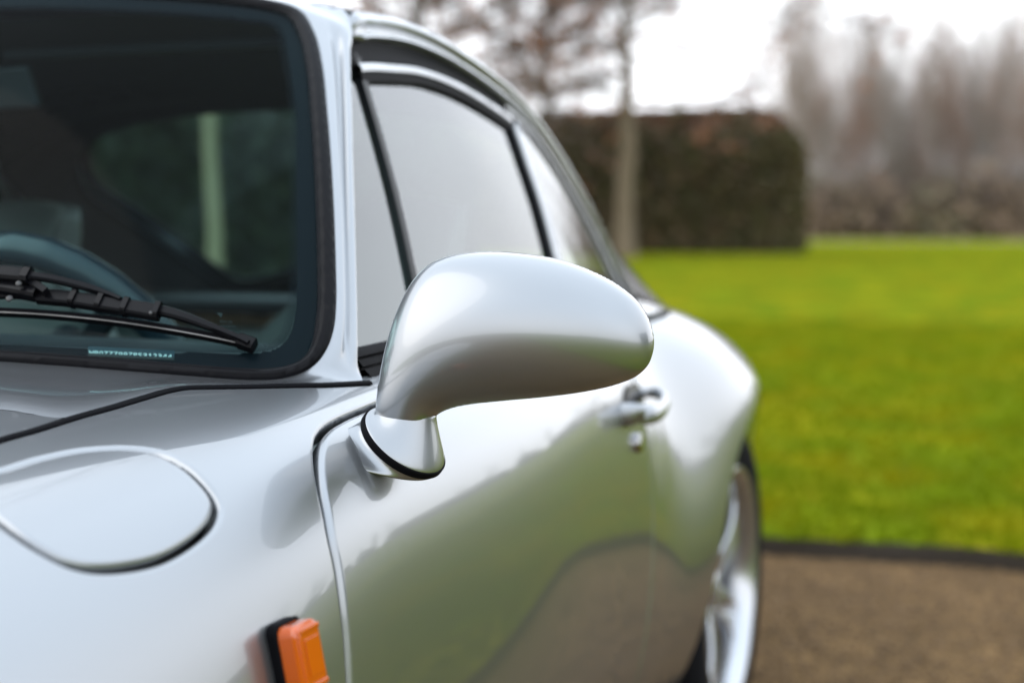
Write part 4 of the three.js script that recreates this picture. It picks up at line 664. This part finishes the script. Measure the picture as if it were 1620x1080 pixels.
{
  const grav = texture(1024, (u, v) => { const f = wrapN(u, v, 260), g = wrapN(u, v, 130, 5), h = wrapN(u, v, 30, 9), k = wrapN(u, v, 5, 2), s = .125 * (1 + .42 * f + .30 * g + .34 * h + .24 * k); return [s * 1.16, s * .70, s * .29]; });
  const bump = texture(1024, (u, v) => { const f = .5 + .28 * wrapN(u, v, 260) + .22 * wrapN(u, v, 130, 5); return [f, f, f]; }, false);
  const m = new THREE.MeshPhysicalMaterial({ map: grav, bumpMap: bump, bumpScale: .012, roughness: 1, specularIntensity: .15 });
  const g = new THREE.Mesh(flat(ring([...drive.map(p => [p[0], p[1]])]), 0, 2.4), m); g.name = 'gravel_drive'; g.receiveShadow = true; tag(g, 'brown gravel drive under the car', 'gravel', null, 'structure'); scene.add(g);
  const lawnT = texture(1536, (u, v) => { const f = wrapN(u, v, 300, 3), e = wrapN(u, v, 90, 7), g = wrapN(u, v, 22, 1), h = wrapN(u, v, 7, 4), y = sstep(-.35, .6, g + .6 * h), s = .116 * (1 + .22 * wrapN(u, v, 12, 8)) * (1 + .30 * f + .22 * e); return [s * lerp(.86, 1.34, y), s * lerp(1.15, 1.28, y), s * .03]; });
  const lm = new THREE.MeshPhysicalMaterial({ map: lawnT, roughness: 1, specularIntensity: 0 });
  const S = ring([[-300, -400], [700, -400], [700, 400], [-300, 400]]); S.holes.push(ring(drive, new THREE.Path()));
  const l = new THREE.Mesh(flat(S, LAWN, 16), lm); l.name = 'lawn'; l.receiveShadow = true; tag(l, 'mown green lawn beyond the gravel', 'lawn', null, 'structure'); scene.add(l);
  // the cut turf edge: bare soil between lawn and gravel
  const soil = std(.022, .016, .010, 1), rows = edge.map((p, i) => { const k = noise2(p.x * 9, p.z * 9) * .012 + noise2(p.x * 31, p.z * 31) * .008; return [V(p.x + .004, LAWN + .002, p.z), V(p.x - .008 + k, LAWN * .6, p.z - k), V(p.x - .012 + k, -.004, p.z - k)]; });
  const e = new THREE.Mesh(loft(rows), soil); e.name = 'turf_edge'; tag(e, 'dark cut soil edge between lawn and gravel', 'soil edge', null, 'structure'); scene.add(e);
  const sub = new THREE.Mesh(flat(ring([[-27, -10], [5, -10], [5, 4.2], [-27, 4.2]]), -.02, 2.4), soil); sub.name = 'subsoil'; sub.userData.kind = 'structure'; scene.add(sub);
  // pebbles and grass where the lens comes close enough
  const R = mulberry(5), peb = new THREE.IcosahedronGeometry(1, 0), N = 16000, im = new THREE.InstancedMesh(peb, std(1, 1, 1, .9), N), o = new THREE.Object3D(), c = new THREE.Color();
  for (let i = 0; i < N; i++) { let x, z; do { x = 2.2 + R() * 2.1; z = -.2 + R() * 2.9; } while (!inDrive(x + .02, z)); const s = .003 + .006 * R() * R(); o.position.set(x, s * .35, z); o.rotation.set(R() * 6, R() * 6, R() * 6); o.scale.set(s, s * (.5 + .4 * R()), s * (.7 + .6 * R())); o.updateMatrix(); im.setMatrixAt(i, o.matrix); const k = .07 + .10 * R(); im.setColorAt(i, c.setRGB(k * 1.18, k * .72, k * .33)); }
  im.name = 'gravel_stones'; tag(im, 'loose brown gravel stones', 'gravel', null, 'stuff'); scene.add(im);
  const bl = []; for (let k = 0; k < 7; k++) { const a = R() * 6.28, h = .6 + .5 * R(), r = .25 * R(), dx = Math.cos(a), dz = Math.sin(a), w = .05; const g = new THREE.BufferGeometry(); g.setAttribute('position', new THREE.Float32BufferAttribute([dx * r - dz * w, 0, dz * r + dx * w, dx * r + dz * w, 0, dz * r - dx * w, dx * (r + .35), h, dz * (r + .35)], 3)); g.computeVertexNormals(); bl.push(g); }
  const tuft = mergeGeometries(bl), T = 60000, gi = new THREE.InstancedMesh(tuft, std(1, 1, 1, 1, { transmission: .35, thickness: 0, specularIntensity: .1, ior: 1.05 }), T);
  for (let i = 0; i < T; i++) { let x, z; do { const q = R(); x = 1.5 + 11 * q * q + R() * 2.2; z = -2.2 + R() * 6.5; } while (inDrive(x + .02 * noise2(x * 14, z * 14) + .008, z)); const s = .022 + .02 * R(); o.position.set(x, LAWN - .002, z); o.rotation.set(0, R() * 6.28, 0); o.scale.set(s * 1.2, s, s * 1.2); o.updateMatrix(); gi.setMatrixAt(i, o.matrix); const y = sstep(-.3, .6, fbm2(x * 1.1, z * 1.6, 3)), k = .11 + .085 * R(); gi.setColorAt(i, c.setRGB(k * lerp(.84, 1.36, y), k * lerp(1.15, 1.28, y), k * .025)); }
  gi.name = 'grass'; tag(gi, 'short green grass blades of the lawn', 'grass', null, 'stuff'); scene.add(gi);
  // a pale track across the far side of the field
  const road = []; for (let k = 0; k <= 60; k++) { const a = lerp(-.35, 2.3, k / 60), r = 88 + 6 * Math.sin(a * 3); road.push([V(Math.cos(a) * r, LAWN + .02, Math.sin(a) * r), V(Math.cos(a) * (r + 5), LAWN + .02, Math.sin(a) * (r + 5))]); }
  const t = new THREE.Mesh(loft(road, { flip: true }), std(.19, .16, .115, 1)); t.name = 'field_track'; tag(t, 'pale track crossing the far edge of the lawn', 'track', null, 'structure'); scene.add(t);
}
// ------------------------------------------------------------------ plants
const bark = { brown: std(.07, .05, .035, .95), tan: std(.15, .115, .075, .95), pale: std(.24, .22, .14, .95), twig: std(.10, .075, .06, .95), russet: std(.26, .16, .115, .95), grey: std(.22, .19, .16, .95) };
function limb(list, a, b, ra, rb, n = 5) { const t = b.clone().sub(a), L = t.length(); if (L < 1e-4) return; t.divideScalar(L); const s = V(Math.abs(t.y) > .9 ? 1 : 0, Math.abs(t.y) > .9 ? 0 : 1, 0).cross(t).normalize(), w = t.clone().cross(s); const base = list.p.length / 3; for (let k = 0; k < 2; k++) for (let i = 0; i < n; i++) { const q = i / n * 6.2832, r = k ? rb : ra, c = k ? b : a; list.p.push(c.x + r * (s.x * Math.cos(q) + w.x * Math.sin(q)), c.y + r * (s.y * Math.cos(q) + w.y * Math.sin(q)), c.z + r * (s.z * Math.cos(q) + w.z * Math.sin(q))); } for (let i = 0; i < n; i++) { const j = (i + 1) % n; list.i.push(base + i, base + j, base + n + i, base + j, base + n + j, base + n + i); } }
const newList = () => ({ p: [], i: [] });
const geoOf = l => { const g = new THREE.BufferGeometry(); g.setAttribute('position', new THREE.Float32BufferAttribute(l.p, 3)); g.setIndex(l.i); g.computeVertexNormals(); return g; };
function bareTree(seed, h, r, { spread = 1, up = .25, first = .25, n1 = 26, leaf = 0, fine = 1 } = {}) {
  const R = mulberry(seed), trunk = newList(), twigs = newList(), leaves = newList(); let p = V(0, -.1, 0); const seg = 14, pts = [p];
  for (let k = 1; k <= seg; k++) { const q = V((R() - .5) * .18 * r * 4, h * k / seg, (R() - .5) * .18 * r * 4); limb(trunk, p, q, r * (1 - .88 * (k - 1) / seg) * (k === 1 ? 1.25 : 1), r * (1 - .88 * k / seg), 9); p = q; pts.push(q); }
  const grow = (a, d, L, rad, lev) => {
    let q = a, dir = d.clone(), steps = lev ? 3 : 5; const bits = [];
    for (let k = 0; k < steps; k++) { dir.add(V((R() - .5) * .5, (R() - .5) * .3 + up * .25, (R() - .5) * .5)).normalize(); const e = q.clone().addScaledVector(dir, L / steps); limb(lev ? twigs : trunk, q, e, rad * (1 - .8 * k / steps), rad * (1 - .8 * (k + 1) / steps), lev > 1 ? 3 : 4); q = e; bits.push([e, dir.clone()]); }
    if (lev < 3) for (const [e, dd] of bits) { const m = lev === 2 ? 2 : Math.round((2 + R() * 2) * fine); for (let k = 0; k < m; k++) { const a2 = dd.clone().add(V((R() - .5) * 1.7, (R() - .5) * 1.0 + up * .4, (R() - .5) * 1.7)).normalize(); grow(e, a2, L * (.32 + .25 * R()), rad * .42, lev + 1); } }
    if (leaf && lev >= 2 && R() < leaf) for (let k = 0; k < 5; k++) { const c = q.clone().add(V((R() - .5) * .5, (R() - .5) * .4, (R() - .5) * .5)), s = .05 + .05 * R(), b = leaves.p.length / 3, u = V(R() - .5, R() - .5, R() - .5).normalize().multiplyScalar(s), v = V(R() - .5, R() - .5, R() - .5).normalize().multiplyScalar(s); for (const [x, y] of [[-1, -1], [1, -1], [1, 1], [-1, 1]]) leaves.p.push(c.x + u.x * x + v.x * y, c.y + u.y * x + v.y * y, c.z + u.z * x + v.z * y); leaves.i.push(b, b + 1, b + 2, b, b + 2, b + 3); }
  };
  for (let k = 0; k < n1; k++) { const t = first + (1 - first) * (k + R()) / n1, y = t * h, i = Math.min(seg - 1, Math.floor(t * seg)), b = pts[i].clone().lerp(pts[i + 1], t * seg - i), a = k * 2.4 + R(), L = h * .30 * spread * (1.15 - .75 * t) * (.7 + .6 * R()); grow(b, V(Math.cos(a), up * 1.4 + (R() - .4) * .4, Math.sin(a)).normalize(), L, r * .32 * (1.1 - .8 * t), 0); }
  return { trunk: geoOf(trunk), twigs: geoOf(twigs), leaves: leaves.p.length ? geoOf(leaves) : null };
}
const dryLeaf = std(.30, .13, .07, .9, { transmission: .3, thickness: 0 });
function tree(name, label, x, z, parts, mats, group, scale = 1, turn = 0) { const g = thing(name, label, 'tree', [x, LAWN, z], group); g.rotation.y = turn; g.scale.setScalar(scale); part(g, 'trunk', parts.trunk, mats[0]); part(g, 'crown', parts.twigs, mats[1]); if (parts.leaves) part(g, 'dry_leaves', parts.leaves, dryLeaf); return g; }
const ground = (px, py) => { const r = ray(px, py); return EYE.clone().addScaledVector(r, (LAWN - EYE.y) / r.y); };
const along = (px, dist) => { const r = ray(px, 358); r.y = 0; r.normalize(); return V(EYE.x, 0, EYE.z).addScaledVector(r, dist); };
{
  const g = along(990, 44); tree('bare_tree', 'bare tree with tan trunk standing before the clipped brown hedge', g.x, g.z, bareTree(21, 15, .30, { spread: 1.25, up: .06, first: .30, n1: 26, leaf: .03 }), [bark.tan, bark.twig], 'bare trees by the brown hedge');
  const b = along(866, 47); tree('bare_tree', 'slim bare tree with brown trunk behind the roof of the car', b.x, b.z, bareTree(22, 16, .26, { spread: .9, up: .12, first: .28, n1: 24, leaf: .025 }), [bark.brown, bark.twig], 'bare trees by the brown hedge');
  const c = along(664, 40); tree('bare_tree', 'bare tree with russet leaves left beside the windscreen pillar', c.x, c.z, bareTree(23, 15, .32, { spread: 1, up: .1, first: .3, n1: 20, leaf: .025 }), [bark.brown, bark.twig], 'bare trees by the brown hedge');
  const d = along(337, 17); tree('pale_tree', 'pale trunk seen through the rear window of the car', d.x, d.z, bareTree(24, 13, .082, { spread: .8, up: .3, first: .45, n1: 16, fine: .7 }), [bark.pale, bark.twig]);
}
// clipped hedges: a mass of leaf-sized faces over woody stems
const leafGeo = (() => { const l = newList(); const R = mulberry(3); for (let k = 0; k < 4; k++) { const c = V(R() - .5, R() - .5, R() - .5).multiplyScalar(1.3), u = V(R() - .5, R() - .5, R() - .5).normalize().multiplyScalar(.42), v = V(R() - .5, R() - .5, R() - .5).normalize().multiplyScalar(.36), b = l.p.length / 3; for (const [x, y] of [[-1, -1], [1, -1], [1, 1], [-1, 1]]) l.p.push(c.x + u.x * x + v.x * y, c.y + u.y * x + v.y * y, c.z + u.z * x + v.z * y); l.i.push(b, b + 1, b + 2, b, b + 2, b + 3); } return geoOf(l); })();
function hedge(name, label, a, b, h, w, n, tone, seed, { r = 1.2, s = .22, thin = () => 0, stems = 30 } = {}) {
  const R = mulberry(seed), g = thing(name, label, 'hedge', [a.x, LAWN, a.z]), d = b.clone().sub(a); d.y = 0; const L = d.length(); d.divideScalar(L); const side = V(-d.z, 0, d.x), im = new THREE.InstancedMesh(leafGeo, std(1, 1, 1, .85, { transmission: .15, thickness: 0 }), n), o = new THREE.Object3D(), c = new THREE.Color();
  const sd = (u, y, v) => { const qx = Math.abs(u - L / 2) - L / 2 + r, qy = Math.abs(y - h / 2) - h / 2 + r * (y > h / 2 ? 1 : .05), qz = Math.abs(v) - w / 2 + r; const m = Math.hypot(Math.max(qx, 0), Math.max(qy, 0), Math.max(qz, 0)) + Math.min(Math.max(qx, qy, qz), 0) - r; return m; };
  for (let i = 0; i < n; i++) { let u, y, v, k = 0; do { u = R() * L; y = R() * h; v = (R() - .5) * w; k++; const e = sd(u, y, v); if (e < 0 && (R() < Math.exp(e / .35)) && R() > thin(u, y)) break; } while (k < 400); const p = d.clone().multiplyScalar(u).addScaledVector(side, v); o.position.set(p.x, y, p.z); o.rotation.set(R() * 6, R() * 6, R() * 6); o.scale.setScalar(s * (.7 + .7 * R())); o.updateMatrix(); im.setMatrixAt(i, o.matrix); const t = tone(u / L, y / h, R), j = .7 + .6 * R(); im.setColorAt(i, c.setRGB(t[0] * j, t[1] * j, t[2] * j)); }
  im.name = 'foliage'; im.userData.kind = 'stuff'; im.castShadow = im.receiveShadow = true; g.add(im);
  const l = newList(); for (let k = 0; k < stems; k++) { const u = (k + R()) / stems * L, p = d.clone().multiplyScalar(u).addScaledVector(side, (R() - .5) * w * .3); let q = V(p.x, -.05, p.z); for (let j = 0; j < 5; j++) { const e = q.clone().add(V((R() - .5) * .4, h * .17, (R() - .5) * .4)); limb(l, q, e, .06 * (1 - j * .17), .06 * (.83 - j * .17), 5); q = e; } } part(g, 'stems', geoOf(l), bark.brown).userData.kind = 'stuff';
  return g;
}
{
  const a = along(1262, 52), b = along(560, 58);
  hedge('brown_hedge', 'long clipped hedge with brown leaves and rounded end at the lawn edge', a, b, 5.0, 4.2, 30000, (u, y, R) => { const t = R(); return y > .86 && t < .55 ? [.14, .06, .032] : t < .45 ? [.10, .078, .03] : t < .75 ? [.07, .07, .018] : [.13, .085, .04]; }, 41, { s: .30, r: 1.9, thin: (u, y) => u > 3.6 && y < 3.9 ? .45 : 0, stems: 60 });
  const c = along(60, 24), d = along(395, 27);
  hedge('evergreen_hedge', 'dark evergreen hedge seen through the car and its rear window', along(-420, 23), along(700, 31), 3.2, 2.4, 20000, (u, y, R) => R() < .7 ? [.012, .024, .010] : [.022, .038, .012], 42, { s: .26, r: .7, stems: 40 });
}
{ // the wood on the far side of the field: upright bare trees, one by one, in front of thickets
  const variants = [0, 1, 2, 3].map(k => bareTree(60 + k, 15, .10, { spread: 1.0, up: .8, first: .12, n1: 20, fine: .8 }));
  const R = mulberry(70); let n = 0; const seen = ['slender bare tree rising from the far thicket', 'tall upright bare tree in the far wood'];
  const ringAt = (ang, rr) => V(Math.cos(ang) * rr, 0, Math.sin(ang) * rr);
  for (let k = 0; k < 84; k++) { const px = 1235 + k * 6.6 + R() * 10, p = along(px, 128 + R() * 40); tree('wood_tree', 'slender bare tree rising from the thicket across the field', p.x, p.z, variants[Math.floor(R() * 4)], [bark.grey, R() < .5 ? bark.russet : bark.grey], 'bare trees of the far wood', .8 + .75 * R(), R() * 6); }
  for (let k = 0; k < 46; k++) { const p = ringAt(lerp(.13, 2.5, (k + R()) / 46), 118 + R() * 30); tree('wood_tree', 'bare tree in the tree belt mirrored in the door of the car', p.x, p.z, variants[Math.floor(R() * 4)], [bark.grey, bark.grey], 'bare trees of the belt mirrored in the door', .4 + .35 * R(), R() * 6); }
  const bush = k => { const S = mulberry(80 + k), l = newList(), m = newList(); for (let i = 0; i < 420; i++) { const a = S() * 6.28, r = 3.2 * Math.sqrt(S()), y = S() * 4.6 * Math.sqrt(1 - (r / 3.4) ** 2), c = V(r * Math.cos(a), y, r * Math.sin(a)); const b = l.p.length / 3, u = V(S() - .5, S() - .5, S() - .5).normalize().multiplyScalar(.16), v = V(S() - .5, S() - .5, S() - .5).normalize().multiplyScalar(.16); for (const [x, w] of [[-1, -1], [1, -1], [1, 1], [-1, 1]]) l.p.push(c.x + u.x * x + v.x * w, c.y + u.y * x + v.y * w, c.z + u.z * x + v.z * w); l.i.push(b, b + 1, b + 2, b, b + 2, b + 3); } for (let i = 0; i < 150; i++) { const a = S() * 6.28, r = 2.2 * Math.sqrt(S()), q = V(r * Math.cos(a) * .5, 0, r * Math.sin(a) * .5), e = V(r * 1.3 * Math.cos(a), 3 + 2.6 * S(), r * 1.3 * Math.sin(a)); limb(m, q, e, .03, .008, 3); } return { f: geoOf(l), s: geoOf(m) }; };
  const bushes = [0, 1, 2].map(bush), tones = [std(.21, .145, .095, .9), std(.16, .14, .08, .9), std(.25, .14, .09, .9)];
  const put = (p, k, sc, label, group) => { const g = thing('thicket_bush', label, 'bush', [p.x, LAWN - .05, p.z], group); part(g, 'leaves', bushes[k % 3].f, tones[(k * 7 + (k >> 1)) % 3]); part(g, 'stems', bushes[k % 3].s, bark.twig); g.scale.set(sc, sc, sc); g.rotation.y = k * 1.7; };
  for (let k = 0; k < 40; k++) put(along(1235 + k * 13 + R() * 8, 112 + R() * 22), k, .8 + .5 * R(), 'brown thicket bush at the foot of the far wood', 'bushes of the far thicket');
  for (let k = 0; k < 90; k++) put(ringAt(lerp(.12, 2.6, (k + R()) / 90), 104 + R() * 12), k, .55 + .3 * R(), 'brown bush in the tree belt mirrored in the door', 'bushes of the belt mirrored in the door');
}
// ------------------------------------------------------------------ houses
function house(label, pos, turn, [w, h, d], wallM, roofM, cols, pitch = .8) {
  const g = thing('house', label, 'house', pos); g.rotation.y = turn; const glass = std(.03, .035, .045, .1), frame = std(.6, .6, .58, .5);
  part(g, 'wall', new THREE.BoxGeometry(w, h, d).translate(0, h / 2, 0), wallM);
  const s = new THREE.Shape(); s.moveTo(-d / 2 - .4, 0); s.lineTo(d / 2 + .4, 0); s.lineTo(0, d / 2 * pitch + .3); s.closePath();
  const roof = part(g, 'roof', new THREE.ExtrudeGeometry(s, { depth: w + .8, bevelEnabled: false }).translate(0, h, -w / 2 - .4).rotateY(Math.PI / 2), roofM);
  part(roof, 'chimney', new THREE.BoxGeometry(.8, 1.8, .7).translate(w * .3, h + d / 2 * pitch, 0), wallM);
  for (let r = 0; r < 2; r++) for (let k = 0; k < cols; k++) { const x = -w / 2 + w * (k + .5) / cols, y = h * (.27 + .45 * r); for (const sz of [-1, 1]) { const f = part(g, 'window', new THREE.BoxGeometry(1.15, 1.5, .1).translate(x, y, sz * (d / 2 + .02)), frame); part(f, 'pane', new THREE.BoxGeometry(.98, 1.32, .04).translate(x, y, sz * (d / 2 + .06)), glass); } }
  part(g, 'door', new THREE.BoxGeometry(1.0, 2.1, .1).translate(w * .03, 1.05, d / 2 + .08), std(.05, .06, .07, .5));
  return g;
}
const far = along(1425, 176);
house('pale house with orange tiled roof half hidden by the far wood', [far.x, LAWN, far.z], .25, [15, 5.6, 9], std(.52, .50, .46, .9), std(.30, .10, .055, .9), 5);
house('grey rendered house with slate roof mirrored in the rear wing', [13, LAWN, 31], .2, [16, 5.4, 8], std(.12, .135, .15, .9), std(.045, .05, .06, .8), 6);
renderer.render(scene, camera);
